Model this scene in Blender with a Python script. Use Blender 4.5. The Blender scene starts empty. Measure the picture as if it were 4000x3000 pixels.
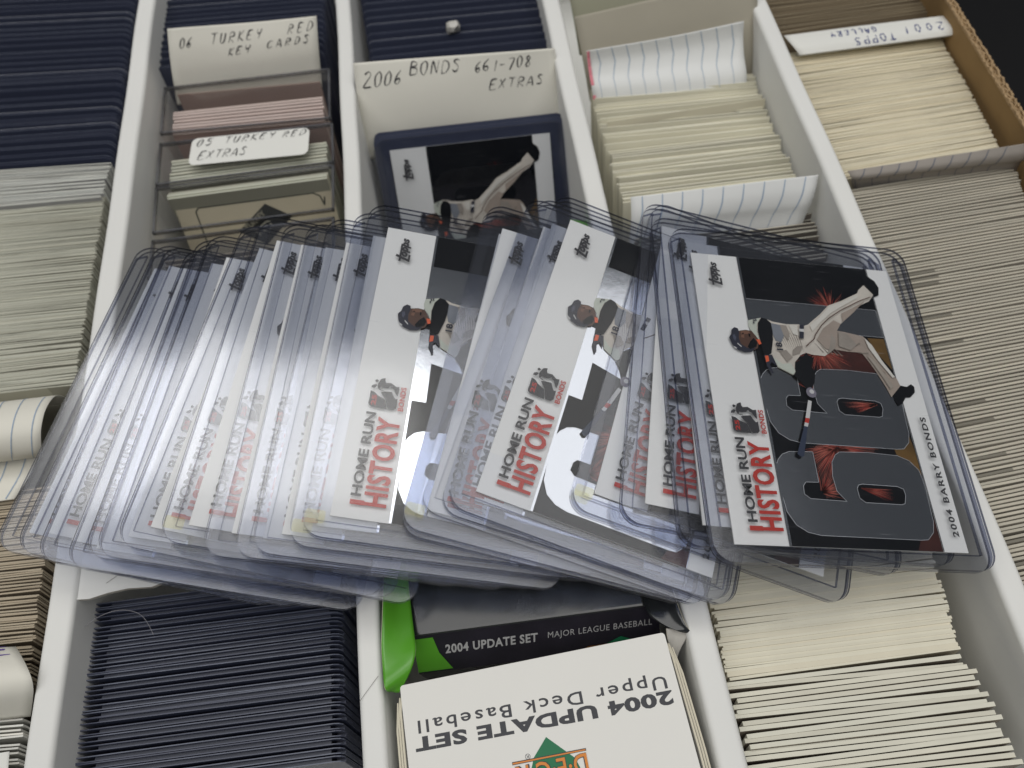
import bpy, bmesh, math, random
import numpy as np
from mathutils import Matrix, Vector

random.seed(7)
S = 0.01                       # 1 Blender unit = 10 cm; every length below is in millimetres
scene = bpy.context.scene
scene.unit_settings.scale_length = 0.1
COL = scene.collection

# ------------------------------------------------------------------ camera
FOC, HCAM = 3120.0, 214.0      # focal length in pixels of the 4000 px photograph, height over the divider tops (mm)
_vy = np.array([-835.0, -5650.0, FOC]); _vy /= np.linalg.norm(_vy)
_vx = np.array([1.0, -0.1275, 0.0]); _vx -= _vy * (_vx @ _vy); _vx /= np.linalg.norm(_vx)
_vz = np.cross(_vx, _vy)
if _vz[1] > 0: _vz = -_vz
ROT = np.stack([_vx, _vy, _vz])            # camera axes (right, down, forward) -> world
cam = bpy.data.cameras.new('camera'); cam_ob = bpy.data.objects.new('camera', cam); COL.objects.link(cam_ob)
scene.camera = cam_ob
cam.sensor_fit = 'HORIZONTAL'; cam.sensor_width = 36.0; cam.lens = 36.0 * FOC / 4000.0
cam.clip_start = 0.02; cam.clip_end = 400
cam_ob.matrix_world = Matrix(((ROT[0][0], -ROT[0][1], -ROT[0][2], 0), (ROT[1][0], -ROT[1][1], -ROT[1][2], 0),
                              (ROT[2][0], -ROT[2][1], -ROT[2][2], HCAM * S), (0, 0, 0, 1)))
cam.dof.use_dof = True; cam.dof.focus_distance = 2.04; cam.dof.aperture_fstop = 1.7

# ------------------------------------------------------------------ light
w = bpy.data.worlds.new('World'); scene.world = w; w.use_nodes = True
w.node_tree.nodes['Background'].inputs[0].default_value = (0.9, 0.95, 1.0, 1)
w.node_tree.nodes['Background'].inputs[1].default_value = 0.055
def area(name, x0, x1, y0, y1, z, radiance, col):
    la = bpy.data.lights.new(name, 'AREA'); la.shape = 'RECTANGLE'; la.size = x1 - x0; la.size_y = y1 - y0
    la.energy = radiance * math.pi * (x1 - x0) * (y1 - y0); la.color = col
    lo = bpy.data.objects.new(name, la); COL.objects.link(lo); lo.location = ((x0 + x1) / 2, (y0 + y1) / 2, z)
area('ceiling_glow', -16.0, 13.4, -12.0, 9.0, 15.6, 1.16, (1.0, 0.985, 0.96))       # pale ceiling lit from below
area('ceiling_light', -3.4, 5.2, 5.0, 8.3, 15.2, 3.1, (1.0, 0.985, 0.955))         # the fixture itself
scene.view_settings.view_transform = 'Standard'; scene.view_settings.look = 'None'
scene.view_settings.exposure = 0.30; scene.view_settings.gamma = 1.0
try: scene.view_settings.use_curve_mapping = False
except Exception: pass
scene.cycles.transparent_max_bounces = 96
scene.cycles.max_bounces = 8; scene.cycles.diffuse_bounces = 4; scene.cycles.glossy_bounces = 3
scene.cycles.caustics_reflective = False; scene.cycles.caustics_refractive = False
scene.cycles.sample_clamp_indirect = 4.0

# ------------------------------------------------------------------ measuring: pixel of the photograph -> millimetres on a plane
def ray(px, py): return ROT @ np.array([(px - 2000) / FOC, (py - 1500) / FOC, 1.0])
def un(px, py, z=0.0):
    d = ray(px, py); t = (z - HCAM) / d[2]; return np.array([d[0] * t, d[1] * t, z])
def unx(px, py, x):
    d = ray(px, py); t = x / d[0]; return np.array([x, d[1] * t, HCAM + d[2] * t])
def lean(pb, pt, ang):
    """point on the ray of pixel pt on a sheet that starts at pb and leans back by ang degrees"""
    d = ray(*pt); k = math.tan(math.radians(ang))
    t = (pb[1] - k * (pb[2] - HCAM)) / (d[1] - k * d[2])
    return np.array([d[0] * t, d[1] * t, HCAM + d[2] * t])

# ------------------------------------------------------------------ materials
MATS = {}
def nt(m): return m.node_tree.nodes, m.node_tree.links
def pm(name, col, rough=0.6, spec=0.3, metal=0.0, noise=0.0, nscale=8.0, bump=0.0, bscale=60.0, stretch=None):
    if name in MATS: return MATS[name]
    m = bpy.data.materials.new(name); m.use_nodes = True; N, L = nt(m); b = N['Principled BSDF']
    b.inputs['Base Color'].default_value = (*col, 1); b.inputs['Roughness'].default_value = rough
    b.inputs['Specular IOR Level'].default_value = spec; b.inputs['Metallic'].default_value = metal
    if noise or bump:
        tc = N.new('ShaderNodeTexCoord'); mp = N.new('ShaderNodeMapping'); L.new(tc.outputs['Object'], mp.inputs[0])
        if stretch: mp.inputs['Scale'].default_value = stretch
    if noise:
        n = N.new('ShaderNodeTexNoise'); n.inputs['Scale'].default_value = nscale; n.inputs['Detail'].default_value = 6
        L.new(mp.outputs[0], n.inputs['Vector'])
        mx = N.new('ShaderNodeMix'); mx.data_type = 'RGBA'
        mx.inputs['A'].default_value = (*[c * (1 - noise) for c in col], 1); mx.inputs['B'].default_value = (*[min(1, c * (1 + noise)) for c in col], 1)
        L.new(n.outputs['Fac'], mx.inputs['Factor']); L.new(mx.outputs['Result'], b.inputs['Base Color'])
    if bump:
        n2 = N.new('ShaderNodeTexNoise'); n2.inputs['Scale'].default_value = bscale; n2.inputs['Detail'].default_value = 4
        L.new(mp.outputs[0], n2.inputs['Vector'])
        bp = N.new('ShaderNodeBump'); bp.inputs['Strength'].default_value = bump; bp.inputs['Distance'].default_value = 0.004
        L.new(n2.outputs['Fac'], bp.inputs['Height']); L.new(bp.outputs[0], b.inputs['Normal'])
    MATS[name] = m; return m

def clear_plastic(name, tint, ior=1.5, rough=0.11, haze=0.015, scratch=0.0):
    """thin clear sheet: tinted see-through plus a Fresnel sheen on its outer faces and a little milky haze"""
    m = bpy.data.materials.new(name); m.use_nodes = True; N, L = nt(m)
    N.remove(N['Principled BSDF']); out = N['Material Output']
    tr = N.new('ShaderNodeBsdfTransparent'); tr.inputs[0].default_value = (*tint, 1)
    gl = N.new('ShaderNodeBsdfGlossy'); gl.inputs['Roughness'].default_value = rough; gl.inputs[0].default_value = (1, 1, 1, 1)
    df = N.new('ShaderNodeBsdfDiffuse'); df.inputs[0].default_value = (0.74, 0.76, 0.84, 1)
    fr = N.new('ShaderNodeFresnel'); fr.inputs[0].default_value = ior
    geo = N.new('ShaderNodeNewGeometry')
    inv = N.new('ShaderNodeMath'); inv.operation = 'SUBTRACT'; inv.inputs[0].default_value = 1.0; L.new(geo.outputs['Backfacing'], inv.inputs[1])
    mul = N.new('ShaderNodeMath'); mul.operation = 'MULTIPLY'; L.new(fr.outputs[0], mul.inputs[0]); L.new(inv.outputs[0], mul.inputs[1])
    tc = N.new('ShaderNodeTexCoord'); ns = N.new('ShaderNodeTexNoise'); ns.inputs['Scale'].default_value = 4.5; ns.inputs['Detail'].default_value = 5
    L.new(tc.outputs['Object'], ns.inputs['Vector'])
    bp = N.new('ShaderNodeBump'); bp.inputs['Strength'].default_value = 0.05; bp.inputs['Distance'].default_value = 0.02
    L.new(ns.outputs['Fac'], bp.inputs['Height']); L.new(bp.outputs[0], gl.inputs['Normal'])
    hz = N.new('ShaderNodeMapRange'); hz.inputs[1].default_value = 0.3; hz.inputs[2].default_value = 0.75
    hz.inputs[3].default_value = haze * 0.4; hz.inputs[4].default_value = haze * 1.5; L.new(ns.outputs['Fac'], hz.inputs[0])
    mp = N.new('ShaderNodeMapping'); mp.inputs['Scale'].default_value = (3, 60, 3); mp.inputs['Rotation'].default_value = (0, 0, .7); L.new(tc.outputs['Object'], mp.inputs[0])
    n3 = N.new('ShaderNodeTexNoise'); n3.inputs['Scale'].default_value = 3.0; n3.inputs['Detail'].default_value = 3; L.new(mp.outputs[0], n3.inputs['Vector'])
    sc3 = N.new('ShaderNodeMapRange'); sc3.inputs[1].default_value = 0.68; sc3.inputs[2].default_value = 0.76; sc3.inputs[3].default_value = 0.0; sc3.inputs[4].default_value = scratch; L.new(n3.outputs['Fac'], sc3.inputs[0])
    sm3 = N.new('ShaderNodeMath'); sm3.operation = 'ADD'; L.new(hz.outputs[0], sm3.inputs[0]); L.new(sc3.outputs[0], sm3.inputs[1])
    hm = N.new('ShaderNodeMath'); hm.operation = 'MULTIPLY'; L.new(sm3.outputs[0], hm.inputs[0]); L.new(inv.outputs[0], hm.inputs[1])
    m1 = N.new('ShaderNodeMixShader'); L.new(hm.outputs[0], m1.inputs[0]); L.new(tr.outputs[0], m1.inputs[1]); L.new(df.outputs[0], m1.inputs[2])
    m2 = N.new('ShaderNodeMixShader'); L.new(mul.outputs[0], m2.inputs[0]); L.new(m1.outputs[0], m2.inputs[1]); L.new(gl.outputs[0], m2.inputs[2])
    L.new(m2.outputs[0], out.inputs['Surface']); MATS[name] = m; return m

CLEAR = clear_plastic('clear_pvc', (0.953, 0.958, 0.971), haze=0.006, scratch=0.10)
EDGE = clear_plastic('pvc_edge', (0.19, 0.20, 0.26), ior=1.25, rough=0.2, haze=0.04)  # dark tint stands in for the dark reflection and refraction of cut edges
RAIL = clear_plastic('pvc_rail', (0.33, 0.35, 0.45), ior=1.35, rough=0.2, haze=0.05)  # darker tint imitates the dark internal reflection along the rail sides
CASE = clear_plastic('case_plastic', (0.975, 0.97, 0.965), haze=0.012)
CASE_EDGE = clear_plastic('case_edge', (0.45, 0.44, 0.43), ior=1.5, rough=0.15, haze=0.12)
NAVY = pm('navy_pvc', (0.054, 0.063, 0.105), 0.28, 0.5)
NAVY_RIM = pm('navy_pvc_rim', (0.115, 0.128, 0.175), 0.3, 0.5, noise=0.5, nscale=30)
NAVY_RIM2 = pm('navy_pvc_rim_light', (0.34, 0.355, 0.41), 0.3, 0.5, noise=0.5, nscale=30)
NAVY_RIM3 = pm('navy_pvc_rim_dark', (0.068, 0.076, 0.115), 0.3, 0.5)
BOARD = pm('white_board', (0.80, 0.80, 0.775), 0.65, 0.25, noise=0.06, nscale=2.2, bump=0.16, bscale=26)
KRAFT = pm('brown_kraft', (0.30, 0.195, 0.09), 0.75, 0.2, noise=0.22, nscale=5, bump=0.15, bscale=50)
KRAFT_RAW = pm('kraft_raw_edge', (0.40, 0.28, 0.16), 0.9, 0.1, noise=0.35, nscale=60, bump=0.6, bscale=90)
PAPER = pm('white_paper', (0.80, 0.80, 0.76), 0.7, 0.2, noise=0.02, nscale=6)
PAPERC = pm('cream_paper', (0.78, 0.76, 0.68), 0.7, 0.2, noise=0.03, nscale=6)
PAPERB = pm('index_card_paper', (0.78, 0.79, 0.78), 0.7, 0.2, noise=0.02, nscale=6)
BEIGE = pm('beige_board', (0.40, 0.37, 0.30), 0.75, 0.2, noise=0.05, nscale=5)
INK = pm('black_ink', (0.035, 0.035, 0.04), 0.5, 0.3)
INKB = pm('blue_ink', (0.04, 0.06, 0.22), 0.5, 0.3)
INKP = pm('purple_ink', (0.10, 0.04, 0.35), 0.5, 0.3)
RULE = pm('blue_rule', (0.34, 0.43, 0.55), 0.7, 0.2)
RULE_D = pm('grey_rule', (0.16, 0.17, 0.2), 0.7, 0.2)
RULE_R = pm('red_rule', (0.75, 0.25, 0.30), 0.7, 0.2)
CWHITE = pm('card_white', (0.80, 0.80, 0.775), 0.4, 0.35)
CBLACK = pm('print_black', (0.006, 0.007, 0.009), 0.25, 0.12)
FOIL = pm('silver_foil', (0.64, 0.66, 0.69), 0.13, 0.5, metal=1.0, bump=0.05, bscale=25)
FOILRIM = pm('foil_bevel', (0.75, 0.77, 0.80), 0.35, 0.5, metal=0.6)
RED = pm('print_red', (0.40, 0.026, 0.018), 0.45, 0.35)
PINKRED = pm('print_spark_red', (0.50, 0.13, 0.09), 0.45, 0.35, noise=0.5, nscale=40)
EMBER = pm('print_ember', (0.045, 0.009, 0.006), 0.45, 0.35, noise=0.8, nscale=14)
GOLD = pm('print_gold_cloud', (0.13, 0.070, 0.016), 0.45, 0.35, noise=0.8, nscale=12)
OLIVE = pm('print_olive', (0.12, 0.13, 0.045), 0.45, 0.35, noise=0.6, nscale=12)
JERSEY = pm('print_jersey', (0.60, 0.55, 0.475), 0.45, 0.35, noise=0.28, nscale=16)
JERSEYD = pm('print_jersey_fold', (0.23, 0.20, 0.165), 0.45, 0.35)
JERSEYL = pm('print_sleeve', (0.52, 0.55, 0.47), 0.45, 0.35)
SKIN = pm('print_skin', (0.075, 0.036, 0.024), 0.45, 0.35, noise=0.4, nscale=30)
HELM = pm('print_helmet', (0.016, 0.018, 0.032), 0.45, 0.35)
ORANGE = pm('print_orange', (0.62, 0.10, 0.035), 0.45, 0.35)
BATW = pm('print_bat_white', (0.5, 0.5, 0.5), 0.45, 0.35)
BATN = pm('print_bat_navy', (0.02, 0.03, 0.06), 0.45, 0.35)
BALL = pm('print_ball', (0.16, 0.15, 0.19), 0.45, 0.35)
SHADOWED = pm('print_pant_shade', (0.35, 0.29, 0.24), 0.45, 0.35, noise=0.2, nscale=14)
BOXBLK = pm('glossy_black_box', (0.020, 0.022, 0.024), 0.16, 1.0, bump=0.05, bscale=6)
BOXBLK2 = pm('black_box_face', (0.016, 0.014, 0.022), 0.3, 0.5, noise=0.8, nscale=8)
BOXGRN = pm('glossy_green_box', (0.10, 0.36, 0.025), 0.3, 0.5, noise=0.15, nscale=6, bump=0.5, bscale=5)
BOXWHT = pm('white_box', (0.80, 0.79, 0.75), 0.45, 0.35, noise=0.02, nscale=4, bump=0.03, bscale=12)
BOXRAW = pm('box_raw_edge', (0.70, 0.65, 0.52), 0.8, 0.2)
LOGOG = pm('logo_green', (0.01, 0.17, 0.07), 0.45, 0.35)
LOGOO = pm('logo_orange', (0.72, 0.25, 0.04), 0.45, 0.35)
PRNGREY = pm('print_dark_grey', (0.055, 0.057, 0.065), 0.5, 0.3)
PRNLITE = pm('print_silver_text', (0.42, 0.42, 0.42), 0.5, 0.3)
TABLE = pm('black_table_top', (0.004, 0.004, 0.005), 0.55, 0.3)
HAIR = pm('pale_hair', (0.35, 0.34, 0.36), 0.5, 0.4)
HAIRD = pm('dark_hair', (0.14, 0.12, 0.11), 0.5, 0.4)
STAIN = clear_plastic('yellowed_pvc', (0.985, 0.97, 0.86), haze=0.008)

# ------------------------------------------------------------------ mesh collector
class MB:
    def __init__(s): s.v = []; s.f = []; s.m = []; s.mats = []
    def mi(s, mat):
        if mat not in s.mats: s.mats.append(mat)
        return s.mats.index(mat)
    def add(s, verts, faces, mat):
        o = len(s.v); s.v += [tuple(map(float, p)) for p in verts]
        mi = s.mi(mat)
        for f in faces: s.f.append([o + i for i in f]); s.m.append(mi)
    def poly(s, pts, z, mat): s.add([(x, y, z) for x, y in pts], [list(range(len(pts)))], mat)
    def box(s, a, b, mat, top=None, side=None):
        (x0, y0, z0), (x1, y1, z1) = a, b
        v = [(x0, y0, z0), (x1, y0, z0), (x1, y1, z0), (x0, y1, z0), (x0, y0, z1), (x1, y0, z1), (x1, y1, z1), (x0, y1, z1)]
        s.add(v, [[3, 2, 1, 0]], mat); s.add(v, [[4, 5, 6, 7]], top or mat)
        s.add(v, [[0, 1, 5, 4], [2, 3, 7, 6]], mat); s.add(v, [[1, 2, 6, 5], [3, 0, 4, 7]], side or mat)
    def prism(s, pts, z0, z1, mat, side=None):
        n = len(pts); v = [(x, y, z0) for x, y in pts] + [(x, y, z1) for x, y in pts]
        s.add(v, [list(range(n))[::-1], [n + i for i in range(n)]], mat)
        s.add(v, [[i, (i + 1) % n, n + (i + 1) % n, n + i] for i in range(n)], side or mat)
    def mesh(s, name):
        me = bpy.data.meshes.new(name)
        me.from_pydata([(x * S, y * S, z * S) for x, y, z in s.v], [], s.f)
        for m in s.mats: me.materials.append(m)
        me.polygons.foreach_set('material_index', s.m); me.update(); return me
    def build(s, name, parent=None, smooth=False):
        me = s.mesh(name)
        if smooth: me.polygons.foreach_set('use_smooth', [True] * len(me.polygons))
        return ob(name, me, parent)
def ob(name, me, parent=None):
    o = bpy.data.objects.new(name, me); COL.objects.link(o)
    if parent: o.parent = parent
    return o
def tag(o, label, cat, group=None, kind=None):
    o['label'] = label; o['category'] = cat
    if group: o['group'] = group
    if kind: o['kind'] = kind
    return o
def frame(org, e1, e2, n):
    return Matrix(((e1[0], e2[0], n[0], org[0] * S), (e1[1], e2[1], n[1], org[1] * S), (e1[2], e2[2], n[2], org[2] * S), (0, 0, 0, 1)))
def thing(name, label, cat, mat=None, group=None):
    o = bpy.data.objects.new(name, None); o.empty_display_size = 0.1; COL.objects.link(o)
    if mat is not None: o.matrix_world = mat
    return tag(o, label, cat, group)
def rrect(x0, y0, x1, y1, r, n=6):
    pts = []
    for cx, cy, a0 in ((x1 - r, y0 + r, -90), (x1 - r, y1 - r, 0), (x0 + r, y1 - r, 90), (x0 + r, y0 + r, 180)):
        for k in range(n + 1):
            a = math.radians(a0 + 90 * k / n); pts.append((cx + r * math.cos(a), cy + r * math.sin(a)))
    return pts

# ------------------------------------------------------------------ lettering
def text2d(s, w, h, bold=0.0, shear=0.0, space=1.0):
    """outline lettering fitted to w x h, as 2D vertices and faces"""
    c = bpy.data.curves.new('lettering', 'FONT'); c.body = s; c.size = 1.0; c.offset = bold; c.shear = shear; c.space_character = space
    c.resolution_u = 3
    o = bpy.data.objects.new('lettering', c); COL.objects.link(o); bpy.context.view_layer.update()
    me = o.evaluated_get(bpy.context.evaluated_depsgraph_get()).to_mesh()
    V = [(v.co.x, v.co.y) for v in me.vertices]; F = [list(p.vertices) for p in me.polygons]
    o.evaluated_get(bpy.context.evaluated_depsgraph_get()).to_mesh_clear()
    bpy.data.objects.remove(o); bpy.data.curves.remove(c)
    x0 = min(p[0] for p in V); x1 = max(p[0] for p in V); y0 = min(p[1] for p in V); y1 = max(p[1] for p in V)
    return [((x - x0) / (x1 - x0) * w, (y - y0) / (y1 - y0) * h) for x, y in V], F
GLYPH = {  # single-stroke capitals, x 0..0.7, y 0..1
 'A': [[(0, 0), (.35, 1), (.7, 0)], [(.12, .35), (.58, .35)]], 'B': [[(0, 0), (.05, 1), (.5, .95), (.55, .7), (.1, .55), (.6, .45), (.6, .1), (0, 0)]],
 'C': [[(.6, .85), (.3, 1), (.02, .6), (.1, .1), (.4, 0), (.65, .15)]], 'D': [[(0, 0), (.05, 1), (.5, .85), (.62, .45), (.4, .05), (0, 0)]],
 'E': [[(.6, 1), (.05, .95), (0, 0), (.6, .03)], [(.02, .5), (.45, .52)]], 'G': [[(.6, .85), (.3, 1), (.02, .5), (.3, 0), (.6, .15), (.6, .45), (.35, .45)]],
 'K': [[(.03, 1), (0, 0)], [(.6, 1), (.04, .5), (.62, 0)]], 'L': [[(.05, 1), (0, 0), (.55, .03)]],
 'N': [[(0, 0), (.04, 1), (.55, .02), (.6, 1)]], 'O': [[(.3, 1), (.05, .75), (.05, .25), (.3, 0), (.57, .25), (.57, .75), (.3, 1)]],
 'P': [[(0, 0), (.04, 1), (.5, .95), (.55, .65), (.05, .5)]], 'R': [[(0, 0), (.04, 1), (.5, .95), (.52, .65), (.06, .5), (.62, 0)]],
 'S': [[(.58, .88), (.3, 1), (.06, .8), (.5, .4), (.5, .12), (.25, 0), (0, .12)]], 'T': [[(0, .97), (.7, 1)], [(.36, .98), (.3, 0)]],
 'U': [[(.03, 1), (.05, .2), (.3, 0), (.55, .2), (.6, 1)]], 'X': [[(.02, 1), (.6, 0)], [(.6, 1), (0, 0)]], 'Y': [[(.03, 1), (.12, .55), (.5, .55)], [(.6, 1), (.4, 0)]],
 '0': [[(.3, 1), (.05, .7), (.08, .2), (.3, 0), (.52, .25), (.52, .75), (.3, 1)]], '1': [[(.3, 1), (.25, 0)]], '2': [[(.03, .8), (.3, 1), (.52, .75), (0, .05), (.65, .02)]],
 '5': [[(.55, 1), (.12, .97), (.08, .58), (.45, .55), (.5, .15), (.25, 0), (0, .1)]], '6': [[(.45, 1), (.1, .6), (.05, .15), (.3, 0), (.5, .2), (.35, .42), (.07, .25)]],
 '7': [[(0, .97), (.58, 1), (.2, 0)]], '8': [[(.5, .85), (.28, 1), (.1, .8), (.48, .3), (.3, 0), (.06, .2), (.5, .85)]], '-': [[(.05, .45), (.55, .5)]],
 'M': [[(0, 0), (.08, 1), (.32, .35), (.6, 1), (.68, 0)]], 'I': [[(.2, 1), (.18, 0)]],
}
def scribble(txt, x, y, h, adv=0.95, slant=0.34, drop=0.0, rnd=None):
    """handwriting as polylines, origin at the baseline start"""
    rnd = rnd or random.Random(txt); out = []
    for ch in txt:
        if ch in GLYPH:
            jx = rnd.uniform(-.04, .04); jy = rnd.uniform(-.06, .06); sc = rnd.uniform(.92, 1.08)
            for st in GLYPH[ch]:
                q = [(x + h * ((px + rnd.uniform(-.035, .035)) * sc + jx + slant * py), y + h * ((py + rnd.uniform(-.04, .04)) * sc + jy)) for px, py in st]
                sm = []
                for k in range(len(q) - 1):
                    p0, p1, p2, p3 = q[max(k - 1, 0)], q[k], q[k + 1], q[min(k + 2, len(q) - 1)]
                    for t in (0, .25, .5, .75):
                        sm.append(tuple(.5 * (2 * p1[c] + (p2[c] - p0[c]) * t * .8 + (2 * p0[c] - 5 * p1[c] + 4 * p2[c] - p3[c]) * t * t * .8 + (3 * p1[c] - p0[c] - 3 * p2[c] + p3[c]) * t ** 3 * .8 + .2 * (2 * (p2[c] - p1[c]) * t)) for c in (0, 1)))
                out.append(sm + [q[-1]])
        x += h * adv * (0.75 if ch in ' 1I' else 1.0); y += drop * h
    return out

# ------------------------------------------------------------------ paper sheets
class Sheet:
    """a sheet of paper spanned between a left and a right edge profile (lists of points from top to bottom)"""
    def __init__(s, Lp, Rp, W, H, wave=0.0, seed=1):
        s.L = np.array(Lp, float); s.R = np.array(Rp, float); s.W = W; s.H = H; s.wave = wave; s.ph = seed * 1.7
    def _at(s, P, b):
        n = len(P) - 1; t = min(max(b, 0), 1) * n; i = min(int(t), n - 1); u = t - i
        p0 = P[max(i - 1, 0)]; p1 = P[i]; p2 = P[i + 1]; p3 = P[min(i + 2, n)]
        return 0.5 * ((2 * p1) + (p2 - p0) * u + (2 * p0 - 5 * p1 + 4 * p2 - p3) * u * u + (3 * p1 - p0 - 3 * p2 + p3) * u ** 3)
    def F(s, a, b):
        p = s._at(s.L, b) * (1 - a) + s._at(s.R, b) * a
        if s.wave:
            k = s.wave * math.sin(a * 5.1 + s.ph) * math.cos(b * 2.6 + s.ph * .5) * (1 - 0.5 * b)
            p = p + np.array([0, -k * 0.6, k])
        return p
    def N(s, a, b):
        e = 0.004; du = s.F(min(a + e, 1), b) - s.F(max(a - e, 0), b); dv = s.F(a, min(b + e, 1)) - s.F(a, max(b - e, 0))
        n = np.cross(du, dv); l = np.linalg.norm(n) or 1; n = n / l
        v = np.array([0, 0, HCAM]) - s.F(a, b)
        return n if n @ v > 0 else -n
    def build(s, name, mat, na=20, nb=24, thick=0.16):
        mb = MB(); V = [s.F(i / na, j / nb) for j in range(nb + 1) for i in range(na + 1)]
        Fc = [[j * (na + 1) + i, j * (na + 1) + i + 1, (j + 1) * (na + 1) + i + 1, (j + 1) * (na + 1) + i] for j in range(nb) for i in range(na)]
        mb.add(V, Fc, mat); o = mb.build(name, smooth=True)
        md = o.modifiers.new('thickness', 'SOLIDIFY'); md.thickness = thick * S; md.offset = 0
        return o
    def ribbons(s, lines, width, mat, name, parent, off=0.22, sub=6):
        mb = MB()
        for ln in lines:
            pts = []
            for (x0, y0), (x1, y1) in zip(ln[:-1], ln[1:]):
                for k in range(sub): t = k / sub; pts.append((x0 + (x1 - x0) * t, y0 + (y1 - y0) * t))
            pts.append(ln[-1])
            P = []; Nn = []
            for x, y in pts:
                a, b = x / s.W, y / s.H; n = s.N(a, b); P.append(s.F(a, b) + n * off); Nn.append(n)
            V = []
            for i, p in enumerate(P):
                t = P[min(i + 1, len(P) - 1)] - P[max(i - 1, 0)]; q = np.cross(t, Nn[i]); l = np.linalg.norm(q) or 1
                q = q / l * width / 2 * (.72 + .4 * math.sin(i * .23 + len(P))); V += [p - q, p + q]
            mb.add(V, [[2 * i, 2 * i + 1, 2 * i + 3, 2 * i + 2] for i in range(len(P) - 1)], mat)
        return mb.build(name, parent)
    def write(s, items, width, mat, parent):
        """items: (text, x, y of the baseline from the top, height, advance, drop)"""
        lines = []
        for txt, x, y, h, adv, drop in items:
            for st in scribble(txt, 0, 0, h, adv, drop=drop): lines.append([(x + px, y - py) for px, py in st])
        return s.ribbons(lines, width * .82, mat, 'handwriting', parent, sub=2)

# ------------------------------------------------------------------ the box, its dividers and the table
mb = MB(); mb.box((-3000, -2000, -112), (3000, 3000, -107.2), TABLE); t = mb.build('table_top'); t['kind'] = 'structure'
Y0, Y1, ZF = -70.0, 430.0, -104.0
box = thing('card_storage_box', 'long cardboard storage box with white dividers and one raw brown side wall', 'storage box')
def divider(x0, x1):
    m = MB(); r = 1.7; prof = [(x0, ZF)]
    for k in range(7): a = math.radians(180 - 90 * k / 6); prof.append((x0 + r + r * math.cos(a), -r + r * math.sin(a)))
    for k in range(7): a = math.radians(90 - 90 * k / 6); prof.append((x1 - r + r * math.cos(a), -r + r * math.sin(a)))
    prof.append((x1, ZF)); ny = 60; rnd = random.Random(x0)
    ph = rnd.uniform(0, 6); V = []
    for j in range(ny + 1):
        y = Y0 + (Y1 - Y0) * j / ny; d = 0.35 * math.sin(y * .021 + ph) + 0.15 * math.sin(y * .09 + ph * 2)
        V += [(x + (d if z > -40 else d * .3), y, z + (0.12 * math.sin(y * .05 + ph) if z > -40 else 0)) for x, z in prof]
    n = len(prof)
    m.add(V, [[j * n + i, (j + 1) * n + i, (j + 1) * n + i + 1, j * n + i + 1] for j in range(ny) for i in range(n - 1)], BOARD)
    return m.build('divider', box, smooth=True)
KX = HCAM / 208.0
DIV = [(-129.6, -122.1), (-46.6, -40.4), (36.0, 43.0), (116.0, 122.7)]
DX = [(a * KX, b * KX) for a, b in DIV]
for a, b in DX: divider(a, b)
WX = 188.3 * KX; WXO = 190.3 * KX
m = MB(); m.box((WX, Y0, ZF), (WXO + .5, Y1, -1.0), KRAFT); m.build('side_wall', box)
m = MB()                                                   # torn corrugated top of the wall: two liners and the fluting
rnd = random.Random(3); ny = 620
for (xa, xb, amp) in ((WX - .25, WX + .55, .5), (WXO - .1, WXO + .7, .5)):
    V = []
    for j in range(ny + 1):
        y = Y0 + (Y1 - Y0) * j / ny; z = -0.2 + rnd.uniform(-amp, amp * .6)
        V += [(xa + rnd.uniform(-.12, .12), y, -1.3), (xa + rnd.uniform(-.2, .2), y, z), (xb + rnd.uniform(-.2, .2), y, z), (xb, y, -1.3)]
    m.add(V, [[j * 4 + i, (j + 1) * 4 + i, (j + 1) * 4 + i + 1, j * 4 + i + 1] for j in range(ny) for i in range(3)], KRAFT_RAW)
V = []
for j in range(ny + 1):
    y = Y0 + (Y1 - Y0) * j / ny; c = WX + 1.2 + 0.6 * math.sin(y * 2 * math.pi / 3.4)
    V += [(c - .3, y, -1.2), (c - .3, y, -.5 + rnd.uniform(-.3, .3)), (c + .3, y, -.5 + rnd.uniform(-.3, .3)), (c + .3, y, -1.2)]
m.add(V, [[j * 4 + i, (j + 1) * 4 + i, (j + 1) * 4 + i + 1, j * 4 + i + 1] for j in range(ny) for i in range(3)], KRAFT_RAW)
m.build('torn_edge', box)
m = MB(); m.box((-214, Y0, ZF), (-209.5, Y1, 0), BOARD); m.build('side_wall', box)
m = MB(); m.box((-214, Y0 - 4, ZF), (WXO + 1.2, Y0 - .1, -20), BOARD); m.box((-214, Y1 + .1, ZF), (WXO + 1.2, Y1 + 4, -2), BOARD)
m.build('end_wall', box)
m = MB(); m.box((-213.8, Y0 - 3.8, ZF - 3), (WXO + 1, Y1 + 3.8, ZF - .1), BOARD); m.build('base', box)

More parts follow.
